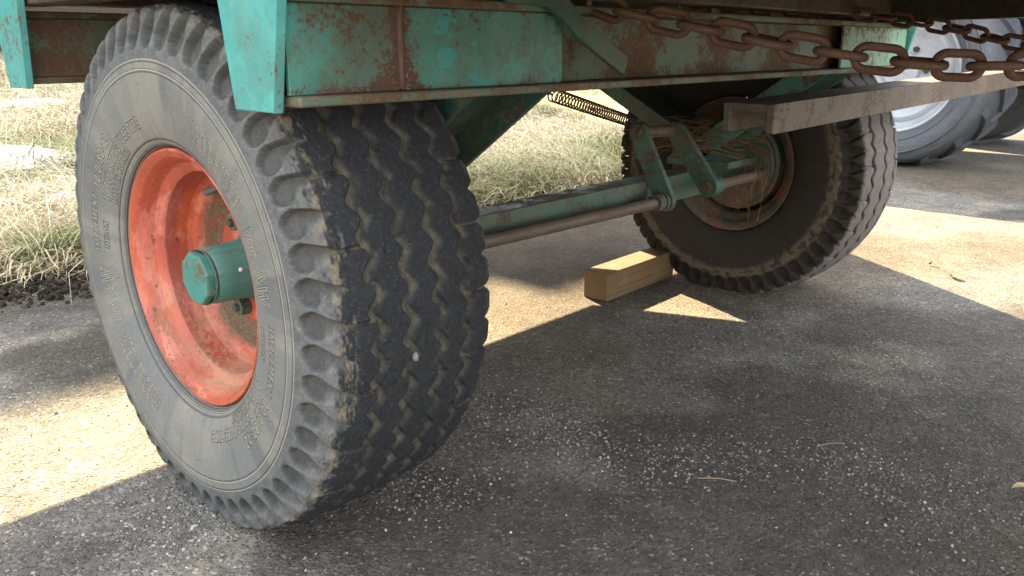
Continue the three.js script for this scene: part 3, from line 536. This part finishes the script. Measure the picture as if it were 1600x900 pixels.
/* ------------------------------------------------------------------ chains */
const linkShape = (p, w, r) => {                                           // p inner length, w centre-line width
  class Oval extends THREE.Curve { getPoint(t, o = V(0, 0, 0)) { const h = w / 2, s = p / 2 + r - h, st = 2 * s, arc = Math.PI * h, tot = 2 * (st + arc); let d = ((t % 1) + 1) % 1 * tot; if (d < st) return o.set(-s + d, h, 0); d -= st; if (d < arc) { const a = Math.PI / 2 - d / h; return o.set(s + h * Math.cos(a), h * Math.sin(a), 0); } d -= arc; if (d < st) return o.set(s - d, -h, 0); d -= st; const a = -Math.PI / 2 - d / h; return o.set(-s + h * Math.cos(a), h * Math.sin(a), 0); } }
  const g = new THREE.TubeGeometry(new Oval(), 44, r, 10, true), uv = g.attributes.uv; for (let i = 0; i < uv.count; i++) uv.setXY(i, uv.getX(i) * 0.25, uv.getY(i) * 0.06);
  return g;
};
function chain(label, pts, p, w, r, roll0, seed) {
  const c = new THREE.CatmullRomCurve3(pts.map((q) => V(...q))), L = c.getLength(), n = Math.floor(L / p), R = rng(seed);
  const o = thing('chain', label, 'chain', pts[0], 'rusty chains hanging under the deck');
  const base = V(...pts[0]), g = linkShape(p, w, r), f = V(0, 0, 0).copy(camera.position);
  for (let i = 0; i < n; i++) {
    const m = c.getPointAt((i + 0.5) * p / L), t = c.getTangentAt((i + 0.5) * p / L), side = new THREE.Vector3().crossVectors(t, V(0, 1, 0)).normalize(), up = new THREE.Vector3().crossVectors(side, t);
    const a = roll0 + (i % 2) * Math.PI / 2 + 0.35 * (R() - 0.5), y = up.clone().multiplyScalar(Math.cos(a)).addScaledVector(side, Math.sin(a)), z = new THREE.Vector3().crossVectors(t, y);
    const l = part(o, 'link', g, M.rust); l.applyMatrix4(new THREE.Matrix4().makeBasis(t, y, z).setPosition(m.sub(base)));
  }
  return o;
}
chain('heavy rusty chain sagging across the beam and over the channel bar', [[0.327, 0.689, 0.328], [0.341, 0.673, 0.381], [0.363, 0.66, 0.441], [0.377, 0.647, 0.509], [0.393, 0.633, 0.579], [0.425, 0.621, 0.649], [0.46, 0.613, 0.723], [0.522, 0.612, 0.79], [0.59, 0.622, 0.86], [0.656, 0.67, 0.91]], 0.0430, 0.0265, 0.0053, 0.12, 3);
chain('thinner rusty chain hanging higher, behind the heavy one', [[1.20, 0.728, -0.042], [1.211, 0.708, 0.154], [1.219, 0.7005, 0.30], [1.212, 0.688, 0.403], [1.184, 0.665, 0.538], [1.146, 0.636, 0.67], [1.11, 0.637, 0.77], [1.07, 0.68, 0.86], [1.05, 0.72, 0.89]], 0.0385, 0.0230, 0.0042, 0.2, 4);

/* ------------------------------------------------------------------ timber chock by the far wheel */
{
  const t = textures(1024, 256, (u, v) => { const g = fbm(u, v, 3, 40, 4, 5), f = fbm(u, v, 30, 90, 2, 6), s = sm(0.62, 0.75, fbm(u, v, 5, 6, 3, 9)); let c = mix3([0.19, 0.115, 0.05], [0.11, 0.066, 0.03], sm(0.25, 0.75, 0.6 * g + 0.4 * f)); c = mix3(c, [0.2, 0.15, 0.1], 0.5 * s); return { c: c.map((x) => x * (0.75 + 0.5 * f)), h: g * 0.6 + f * 0.4, r: 0.85 }; });
  const e = textures(256, 256, (u, v) => { const r = Math.hypot(u - 0.42, v - 1.25 + 0.1 * fbm(u, v, 3, 3, 2, 2)), k = 0.5 + 0.5 * Math.sin(r * 70 + 2 * fbm(u, v, 4, 4, 2, 4)), f = fbm(u, v, 60, 60, 2, 6); return { c: mix3([0.15, 0.085, 0.036], [0.21, 0.125, 0.055], k).map((x) => x * (0.7 + 0.6 * f)), h: k, r: 0.9 }; });
  const wood = new THREE.MeshStandardMaterial({ map: t.map, bumpMap: t.bump, bumpScale: 0.0012, roughness: 0.85 }), end = new THREE.MeshStandardMaterial({ map: e.map, bumpMap: e.bump, bumpScale: 0.001, roughness: 0.9 });
  const o = thing('wooden_chock', 'squared timber block lying against the far wheel as a chock', 'wood block', [1.05, 0, -0.186]);
  o.rotation.y = 0.02;
  const b = new RoundedBoxGeometry(0.33, 0.074, 0.074, 3, 0.003).translate(0.165, 0.0375, 0).toNonIndexed(), p = b.attributes.position, n = b.attributes.normal, uv = b.attributes.uv;
  b.clearGroups(); const gs = [[], []];
  for (let i = 0; i < p.count; i += 3) { const ex = Math.abs(n.getX(i)) + Math.abs(n.getX(i + 1)) + Math.abs(n.getX(i + 2)) > 2.2; for (let k = 0; k < 3; k++) { const x = p.getX(i + k), y = p.getY(i + k), z = p.getZ(i + k), top = Math.abs(n.getY(i)) > 0.6; uv.setXY(i + k, ex ? z / 0.074 + 0.5 : x / 0.4, ex ? y / 0.074 : (top ? z : y) / 0.12 + (top ? 0.4 : 0)); } gs[ex && p.getX(i) < 0.1 ? 1 : 0].push(i, i + 1, i + 2); }
  const sub = (idx) => { const g = new THREE.BufferGeometry(); for (const k of ['position', 'normal', 'uv']) { const a = b.attributes[k], q = new Float32Array(idx.length * a.itemSize); idx.forEach((j, m) => { for (let c = 0; c < a.itemSize; c++) q[m * a.itemSize + c] = a.array[j * a.itemSize + c]; }); g.setAttribute(k, new THREE.BufferAttribute(q, a.itemSize)); } return g; };
  part(o, 'block', sub(gs[0]), wood); part(o, 'end_grain', sub(gs[1]), end);
}

/* ------------------------------------------------------------------ tractor standing beside the trailer */
{
  const tr = thing('tractor', 'tractor with pale grey wheel disc and large lugged tyre parked beyond the trailer', 'tractor', [4.05, 0, -0.51]);
  const body = paintedSteel([0.03, 0.07, 0.20], 0.3, 0.2, 201), pale = paintedSteel([0.44, 0.46, 0.49], 0.3, 0.10, 211, { fade: 0.05 }), dark = M.rail;
  const rub = new THREE.MeshStandardMaterial({ map: rubberBump.map, bumpMap: rubberBump.bump, bumpScale: 0.003, roughness: 0.7, color: new THREE.Color().setRGB(0.125, 0.13, 0.142) });
  const wheelAt = (R, wid, rim, x, z, mirror) => {
    const w = new THREE.Group(); w.name = 'wheel'; w.position.set(x, R - 0.025, z); if (mirror) w.rotation.y = Math.PI; tr.add(w);
    const h = wid / 2, pr = smoothPts([[-h * 0.72, rim - 0.005], [-h * 0.9, rim + 0.02], [-h * 1.0, rim + (R - rim) * 0.42], [-h * 0.97, R - 0.08], [-h * 0.86, R - 0.045], [-h * 0.5, R - 0.028], [0, R - 0.022], [h * 0.5, R - 0.028], [h * 0.86, R - 0.045], [h * 0.97, R - 0.08], [h, rim + (R - rim) * 0.42], [h * 0.9, rim + 0.02], [h * 0.72, rim - 0.005]], 60);
    const ridge = [lathe([[-h * 1.005, rim + (R - rim) * 0.50], [-h * 1.03, rim + (R - rim) * 0.53], [-h * 1.005, rim + (R - rim) * 0.56]], 96), lathe([[-h * 0.93, rim + 0.035], [-h * 0.965, rim + 0.042], [-h * 0.95, rim + 0.05]], 96)];
    part(w, 'tyre', [lathe(pr, 96), ...ridge], rub);
    const n = 17, lug = [];
    const one = (sx) => { const pts = [], st = 12; for (let i = 0; i <= st; i++) { const f = i / st, x0 = sx * (0.02 - f * (h * 1.0)), a = f * 0.42 * sx * -1 * (sx > 0 ? -1 : 1), r = f < 0.72 ? R - 0.004 : R - 0.004 - (f - 0.72) * 0.30; pts.push([x0, r, Math.abs(a)]); } return pts; };
    const solid = (pts, wd) => { const P = [], I = []; pts.forEach(([x, r, a], i) => { const d = wd / r; for (const [da, rr] of [[-d * 1.4, r - 0.05], [-d, r], [d, r], [d * 1.4, r - 0.05]]) P.push(x, rr * Math.sin(a + da), rr * Math.cos(a + da)); if (i) { const q = (i - 1) * 4, s = i * 4; for (let k = 0; k < 3; k++) I.push(q + k, s + k, q + k + 1, q + k + 1, s + k, s + k + 1); } }); const m = pts.length * 4; I.push(0, 1, 2, 0, 2, 3, m - 4, m - 2, m - 3, m - 4, m - 1, m - 2); const g = new THREE.BufferGeometry(); g.setAttribute('position', new THREE.Float32BufferAttribute(P, 3)); g.setAttribute('uv', new THREE.Float32BufferAttribute(P.filter((_, i) => i % 3 !== 1).map((v) => v * 4), 2)); g.setIndex(I); g.computeVertexNormals(); return toCreasedNormals(g, 0.5); };
    const a = solid(one(1), 0.021), b = solid(one(-1), 0.021);
    for (let i = 0; i < n; i++) { const l = part(w, 'lug', a, rub); l.rotation.x = i / n * 2 * Math.PI; const m = part(w, 'lug', b, rub); m.rotation.x = (i + 0.5) / n * 2 * Math.PI; }
    part(w, 'rim', [lathe(smoothPts([[-h * 0.70, rim + 0.004], [-h * 0.80, rim + 0.003], [-h * 0.82, rim - 0.006], [-h * 0.78, rim - 0.016], [-h * 0.6, rim - 0.028], [-h * 0.52, rim - 0.05], [-h * 0.5, rim - 0.056]], 24), 96), lathe(smoothPts([[h * 0.70, rim + 0.004], [h * 0.2, rim - 0.03], [-h * 0.5, rim - 0.05]], 12), 64)], pale);
    part(w, 'wheel_disc', [lathe([[-h * 0.5, rim - 0.045], [-h * 0.56, rim - 0.06], [-h * 0.58, rim - 0.075], [-h * 0.40, rim - 0.17], [-h * 0.38, 0.10], [-h * 0.5, 0.09], [-h * 0.5, 0.001]], 72)], pale);
    for (let i = 0; i < 6; i++) part(w, 'wheel_nut', [hexPrism(0.016, 0.02, 0.002).translate(-h * 0.39, 0.125 * Math.sin(i * 1.047), 0.125 * Math.cos(i * 1.047))], dark);
  };
  wheelAt(0.53, 0.58, 0.325, 0.29, 0, false); wheelAt(0.53, 0.58, 0.325, 1.72, 0, true);
  wheelAt(0.80, 0.44, 0.48, 0.15, 2.35, false); wheelAt(0.80, 0.44, 0.48, 1.77, 2.35, true);
  part(tr, 'front_axle', [box(1.2, 0.12, 0.14, 0.96, 0.52, 0, 0.02), box(0.4, 0.3, 0.5, 0.96, 0.6, 0.1, 0.03)], dark);
  part(tr, 'bonnet', [box(0.78, 0.55, 1.7, 0.96, 1.03, 0.55, 0.08)], body); part(tr, 'engine', [box(0.55, 0.45, 2.2, 0.96, 0.62, 0.95, 0.05)], dark);
  part(tr, 'rear_axle', [box(1.4, 0.3, 0.35, 0.96, 0.78, 2.35, 0.05)], dark);
  for (const q of [-1, 1]) part(tr, 'mudguard', [box(0.44, 0.03, 1.3, 0.96 + q * 0.76, 1.72, 2.4, 0.01)], body);
  part(tr, 'seat', [box(0.45, 0.1, 0.45, 0.96, 1.25, 2.2, 0.04), box(0.45, 0.4, 0.08, 0.96, 1.5, 2.45, 0.04)], dark);
  for (const q of [-1, 1]) part(tr, 'loader_arm', [sweep([[-0.04, -0.07], [0.04, -0.07], [0.04, 0.07], [-0.04, 0.07]], V(0.96 + q * 0.52, 1.25, 1.3), V(0.96 + q * 0.52, 1.36, -1.1), V(0, 1, 0), 0.004)], body);
  part(tr, 'loader_bucket', [box(2.0, 0.02, 0.80, 0.76, 1.20, -1.44, 0.004), box(2.0, 0.36, 0.02, 0.76, 1.38, -1.05, 0.004), box(0.02, 0.34, 0.80, -0.235, 1.38, -1.44, 0.004), box(0.02, 0.34, 0.80, 1.755, 1.38, -1.44, 0.004)], dark);
}

/* ------------------------------------------------------------------ grass, straw, soil, grit */
const dummy = new THREE.Object3D(), colr = new THREE.Color();
function blades(n, seed, len, wid, lie) {
  const R = rng(seed), P = [], N = [], I = [];
  for (let k = 0; k < n; k++) {
    const L = len * (0.5 + 0.8 * R()), w = wid * (0.5 + 1.6 * Math.pow(R(), 2)), a = R() * 6.283, bx = 0.10 * (R() - 0.5) * len / 0.2, bz = 0.10 * (R() - 0.5) * len / 0.2, seg = 5, tilt = lie * (0.4 + R()), curl = 0.5 + 1.6 * R(), tw = (R() - 0.5) * 0.8;
    let x = bx, y = -0.01, z = bz, el = Math.PI / 2 - tilt * 0.6, az = a; const base = P.length / 3;
    for (let i = 0; i <= seg; i++) {
      const q = w * (1 - Math.pow(i / seg, 2) * 0.85), px = -Math.sin(az) * q, pz = Math.cos(az) * q;
      P.push(x + px, y + 0.3 * q, z + pz, x - px, y - 0.3 * q, z - pz); const ny = Math.cos(el), nh = -Math.sin(el); N.push(nh * Math.cos(az), Math.max(0.3, ny), nh * Math.sin(az), nh * Math.cos(az), Math.max(0.3, ny), nh * Math.sin(az));
      if (i < seg) { const b = base + i * 2; I.push(b, b + 1, b + 2, b + 1, b + 3, b + 2); }
      x += Math.cos(el) * Math.cos(az) * L / seg; z += Math.cos(el) * Math.sin(az) * L / seg; y += Math.sin(el) * L / seg;
      el -= curl * tilt / seg * 1.6; if (y < 0.015 && el < 0) el = 0.03; az += tw / seg;
    }
  }
  const g = new THREE.BufferGeometry(); g.setAttribute('position', new THREE.Float32BufferAttribute(P, 3)); g.setIndex(I); g.computeVertexNormals(); return g;
}
const bladeMat = new THREE.MeshStandardMaterial({ roughness: 0.8, side: THREE.DoubleSide });
function meadow(name, label, geos, count, seed, place, paint) {
  const R = rng(seed), holder = thing(name, label, 'grass'); holder.userData.kind = 'stuff';
  geos.forEach((g, gi) => {
    const m = new THREE.InstancedMesh(g, bladeMat, Math.floor(count / geos.length)); m.name = 'blades'; m.castShadow = m.receiveShadow = true;
    for (let i = 0; i < m.count; i++) { const [x, z, s] = place(R); dummy.position.set(x, bank(x, z), z); dummy.rotation.set((R() - 0.5) * 0.3, R() * 6.283, (R() - 0.5) * 0.3); dummy.scale.set(s, s * (0.6 + 0.5 * R()), s); dummy.updateMatrix(); m.setMatrixAt(i, dummy.matrix); const c = paint(R, x, z); colr.setRGB(c[0], c[1], c[2]); m.setColorAt(i, colr); }
    holder.add(m);
  });
}
const wedge = (R) => { // points of the bank, denser near the verge
  const d = 0.04 + 11 * Math.pow(R(), 2.2), x = -1.6 + (4.2 + d * 1.05) * R() + 0.25 * d; return [x, verge(x) - d, d];
};
const strawPaint = (R, x, z) => { const k = 0.75 + 0.5 * R(), w = fbm(x / 40 + 0.5, z / 40 + 0.5, 50, 50, 3, 90); const c = mix3([0.60, 0.46, 0.25], [0.70, 0.63, 0.47], R()); const g = mix3(c, [0.36, 0.34, 0.16], 0.7 * sm(0.55, 0.68, w)); return g.map((q) => q * k); };
meadow('dry_grass', 'matted straw-coloured winter grass covering the bank', [blades(16, 1, 0.30, 0.0014, 2.0), blades(16, 2, 0.40, 0.0015, 2.4), blades(14, 3, 0.24, 0.0013, 1.6)], 14000, 5, (R) => { const [x, z, d] = wedge(R); return [x, z, 0.7 + 0.5 * R() + 0.06 * d]; }, strawPaint);
meadow('green_grass', 'short green grass growing through the straw at the verge', [blades(22, 4, 0.11, 0.0014, 0.9), blades(22, 5, 0.15, 0.0015, 1.1)], 1000, 6, (R) => { if (R() < 0.10) { const x = 0.16 + 0.24 * R(), z = verge(x) - 0.01 - 0.09 * R(); return [x, z, 0.7 + 0.4 * R()]; } for (;;) { const [x, z, d] = wedge(R); const w = fbm(x / 40 + 0.5, z / 40 + 0.5, 50, 50, 3, 90); if (w > 0.56 || (d < 0.4 && R() < 0.6)) return [x, z, 0.7 + 0.5 * R() + 0.04 * d]; } }, (R) => { const k = 0.7 + 0.6 * R(); return [0.17 * k, 0.23 * k, 0.055 * k]; });
{
  const R = rng(9), lump = (s) => { const g = new THREE.IcosahedronGeometry(1, 2), p = g.attributes.position; for (let i = 0; i < p.count; i++) { const v = V(p.getX(i), p.getY(i), p.getZ(i)), q = 0.4 + 1.2 * fbm(v.x * 0.2 + 0.5, v.y * 0.2 + v.z * 0.13 + 0.5, 14, 14, 3, s); p.setXYZ(i, v.x * q, v.y * q * 0.7, v.z * q); } g.computeVertexNormals(); return g; };
  const holder = thing('soil_clods', 'dark crumbled soil along the edge of the asphalt', 'soil'); holder.userData.kind = 'stuff';
  const mat = new THREE.MeshStandardMaterial({ roughness: 1 });
  for (let k = 0; k < 2; k++) {
    const m = new THREE.InstancedMesh(lump(k + 1), mat, 6000); m.name = 'clods'; m.castShadow = m.receiveShadow = true;
    for (let i = 0; i < m.count; i++) {
      const x = -0.9 + 5 * R(), lo = x < 0.9, w = lo ? 0.26 : 0.16, z = verge(x) + (lo ? 0.14 : 0.04) + w * (R() + R() - 1), s = 0.0025 + 0.010 * Math.pow(R(), 4);
      dummy.position.set(x, Math.max(0.002, bank(x, z)) + 0.02 * Math.max(0, 1 - Math.abs(z - verge(x) - (lo ? 0.12 : 0.04)) / w) * R(), z); dummy.rotation.set(R() * 6, R() * 6, R() * 6); dummy.scale.setScalar(s); dummy.updateMatrix(); m.setMatrixAt(i, dummy.matrix);
      const q = 0.5 + R(); colr.setRGB(0.05 * q, 0.036 * q, 0.024 * q); m.setColorAt(i, colr);
    }
    holder.add(m);
  }
  // loose grit on the asphalt
  const stones = thing('grit', 'loose pale grit scattered over the asphalt', 'grit'); stones.userData.kind = 'stuff';
  const clusters = [[0.38, 0.07, 0.10], [0.42, 0.17, 0.10], [0.41, 0.25, 0.09], [0.41, 0.38, 0.09], [0.47, 0.45, 0.08], [0.54, 0.49, 0.08], [0.62, 0.60, 0.10], [0.14, 0.21, 0.09], [-0.16, 0.0, 0.10], [0.6, 0.75, 0.15]];
  for (let k = 0; k < 3; k++) {
    const g = new THREE.IcosahedronGeometry(1, 1), p = g.attributes.position; for (let i = 0; i < p.count; i++) { const q = 0.65 + 0.7 * hash(Math.round(p.getX(i) * 50), Math.round(p.getY(i) * 50) + Math.round(p.getZ(i) * 500), k + 3); p.setXYZ(i, p.getX(i) * q, p.getY(i) * q * 0.75, p.getZ(i) * q); } g.computeVertexNormals();
    const m = new THREE.InstancedMesh(toCreasedNormals(g, 0.4), mat, 6500); m.name = 'stones'; m.castShadow = m.receiveShadow = true;
    for (let i = 0; i < m.count; i++) {
      let x, z, s; if (i < 1900) { const c = clusters[Math.floor(R() * clusters.length)], a = R() * 6.283, d = c[2] * Math.sqrt(-Math.log(1 - R() * 0.98)) * 0.8; x = c[0] + d * Math.cos(a); z = c[1] + d * Math.sin(a); s = 0.0005 + 0.0018 * Math.pow(R(), 3.5); }
      else { x = -0.7 + 3.2 * Math.pow(R(), 1.3); z = -1.4 + 2.6 * R(); s = 0.0004 + 0.0013 * Math.pow(R(), 4) + (R() > 0.997 ? 0.0016 : 0); }
      dummy.position.set(x, s * 0.35, z); dummy.rotation.set(R() * 6, R() * 6, R() * 6); dummy.scale.setScalar(s); dummy.updateMatrix(); m.setMatrixAt(i, dummy.matrix);
      const q = 0.14 + 0.36 * R() * R() + (R() > 0.85 ? 0.15 : 0); colr.setRGB(q, q * 0.95, q * 0.86); m.setColorAt(i, colr);
    }
    stones.add(m);
  }
}
/* old straw caught on the far end of the axle */
{
  const R = rng(21), geos = [];
  for (let i = 0; i < 150; i++) { const c = V(1.19 + 0.24 * (R() - 0.5), 0.40 + 0.07 * (R() - 0.5) + 0.02, 0.0 + 0.15 * (R() - 0.5)), a = R() * 6.283, L = 0.04 + 0.08 * R(), d = V(Math.cos(a) * L, (R() - 0.55) * 0.05, Math.sin(a) * L); geos.push(new THREE.TubeGeometry(new THREE.CatmullRomCurve3([c.clone().sub(d), c.clone().add(V(0, 0.008, 0)), c.clone().add(d)]), 5, 0.0009, 4)); }
  for (let i = 0; i < 12; i++) { const c = V(1.30 + 0.05 * (R() - 0.5), 0.36, 0.07 + 0.07 * R()), e = V(c.x + 0.06 * (R() - 0.5), 0.20 + 0.1 * R(), c.z + 0.04 * (R() - 0.5)); geos.push(new THREE.TubeGeometry(new THREE.CatmullRomCurve3([c, c.clone().lerp(e, 0.5).add(V(0, 0, 0.02 * (R() - 0.3))), e]), 6, 0.0008, 4)); }
  const m = new THREE.MeshStandardMaterial({ color: new THREE.Color().setRGB(0.17, 0.10, 0.045), roughness: 0.9 });
  tag(part(scene, 'straw', geos, m), 'tangle of old straw caught on the axle inside the far wheel', 'straw', null, 'stuff');
}
{ // a white pebble wedged in the tread
  const q = new THREE.IcosahedronGeometry(0.0045, 2), p = q.attributes.position, th = -6.9 * Math.PI / 180; for (let i = 0; i < p.count; i++) { const k = 0.8 + 0.4 * fbm(p.getX(i) * 20 + 0.5, p.getY(i) * 20 + p.getZ(i) * 13 + 0.5, 8, 8, 2, 4); p.setXYZ(i, p.getX(i) * k * 0.9, p.getY(i) * k * 1.4, p.getZ(i) * k); } q.computeVertexNormals();
  const o = part(scene, 'pebble', q, new THREE.MeshStandardMaterial({ color: new THREE.Color().setRGB(0.2, 0.19, 0.17), roughness: 0.8 })); o.position.set(-0.0155, AXLE_Y + 0.352 * Math.sin(th), 0.352 * Math.cos(th)); tag(o, 'white pebble wedged in a tread groove of the near tyre', 'pebble');
}
/* twigs, leaves and snow */
function twig(label, p, q, r) { const c = V((p[0] + q[0]) / 2, 0.004, (p[1] + q[1]) / 2), d = V(q[1] - p[1], 0, p[0] - q[0]).multiplyScalar(0.05); tag(part(scene, 'twig', new THREE.TubeGeometry(new THREE.CatmullRomCurve3([V(p[0], 0.003, p[1]), c.clone().add(d), V(q[0], 0.003, q[1])]), 14, r, 6), twigMat), label, 'twig'); }
const twigMat = new THREE.MeshStandardMaterial({ color: new THREE.Color().setRGB(0.30, 0.23, 0.14), roughness: 0.9 });
twig('dry stalk lying on the grit between the wheels, the longest of the stalks', [0.421, 0.482], [0.452, 0.53], 0.0009);
twig('thin dry stalk on bare asphalt nearest the sunlit patch', [0.80, 0.284], [0.782, 0.336], 0.0008);
twig('thin pale stalk lying at the right, beyond the grit band', [0.643, 0.573], [0.686, 0.603], 0.0007);
function leaf(label, category, x, z, L, w, col, ry, y = 0.004) {
  const P = [], I = [], n = 8; for (let i = 0; i <= n; i++) { const t = i / n, hw = w * Math.pow(Math.sin(Math.PI * Math.min(1, t * 0.96 + 0.02)), 0.7) * (0.8 + 0.4 * hash(i, 3, 5)); for (const s of [-1, 0, 1]) P.push((t - 0.5) * L, 0.004 * Math.sin(t * 5) + Math.abs(s) * 0.004 + 0.003, s * hw); if (i) for (let k = 0; k < 2; k++) { const a = (i - 1) * 3 + k, b = a + 3; I.push(a, a + 1, b, a + 1, b + 1, b); } }
  const g = new THREE.BufferGeometry(); g.setAttribute('position', new THREE.Float32BufferAttribute(P, 3)); g.setIndex(I); g.computeVertexNormals();
  const o = part(scene, category === 'wood chip' ? 'wood_chip' : 'fallen_leaf', g, new THREE.MeshStandardMaterial({ color: new THREE.Color().setRGB(...col), roughness: 0.8, side: THREE.DoubleSide })); o.position.set(x, y, z); o.rotation.y = ry; tag(o, label, category);
}
leaf('small brown leaf lying on the sunlit asphalt beside the far wheel', 'leaf', 1.891, 0.446, 0.05, 0.012, [0.30, 0.13, 0.05], 0.6);
leaf('torn scrap of brown leaf on the sunlit asphalt, the farther one', 'leaf', 1.996, 0.357, 0.03, 0.006, [0.33, 0.18, 0.07], 0.9);
leaf('pale sliver of wood lying on the shaded asphalt at the picture edge', 'wood chip', 0.715, 0.858, 0.045, 0.007, [0.42, 0.31, 0.16], -0.7);
leaf('curled russet leaf standing in the green grass at the verge', 'leaf', 0.26, -1.50, 0.06, 0.02, [0.30, 0.10, 0.035], 0.4, bank(0.26, -1.62) + 0.03);
{
  const m = new THREE.MeshStandardMaterial({ color: new THREE.Color().setRGB(0.78, 0.79, 0.82), roughness: 0.8 });
  const snow = (label, x, z, a, b, seed) => {
    const P = [], I = [], nr = 8, nt = 48; for (let i = 0; i <= nr; i++) for (let j = 0; j < nt; j++) { const t = j / nt * 2 * Math.PI, q = 0.6 + 0.8 * fbm(j / nt, 0.5, 7, 3, 3, seed), f = i / nr, px = x + a * q * f * Math.cos(t), pz = z + b * q * f * Math.sin(t); P.push(px, bank(px, pz) + 0.030 - 0.05 * f * f + 0.02 * fbm(px / 40 + 0.5, pz / 40 + 0.5, 300, 300, 2, 7), pz); if (i) { const k = (i - 1) * nt + j, l = (i - 1) * nt + (j + 1) % nt; I.push(k, l, k + nt, l, l + nt, k + nt); } }
    const g = new THREE.BufferGeometry(); g.setAttribute('position', new THREE.Float32BufferAttribute(P, 3)); g.setIndex(I); g.computeVertexNormals();
    tag(part(scene, 'snow_patch', g, m), label, 'snow');
  };
  snow('largest remnant of old snow lying in the straw', 0.62, -3.30, 0.40, 0.28, 3); snow('small scrap of old snow nearest the asphalt', 0.50, -2.22, 0.09, 0.05, 5); snow('narrow streak of old snow farther up the bank', 1.55, -5.9, 0.30, 0.08, 8);
}
renderer.render(scene, camera);
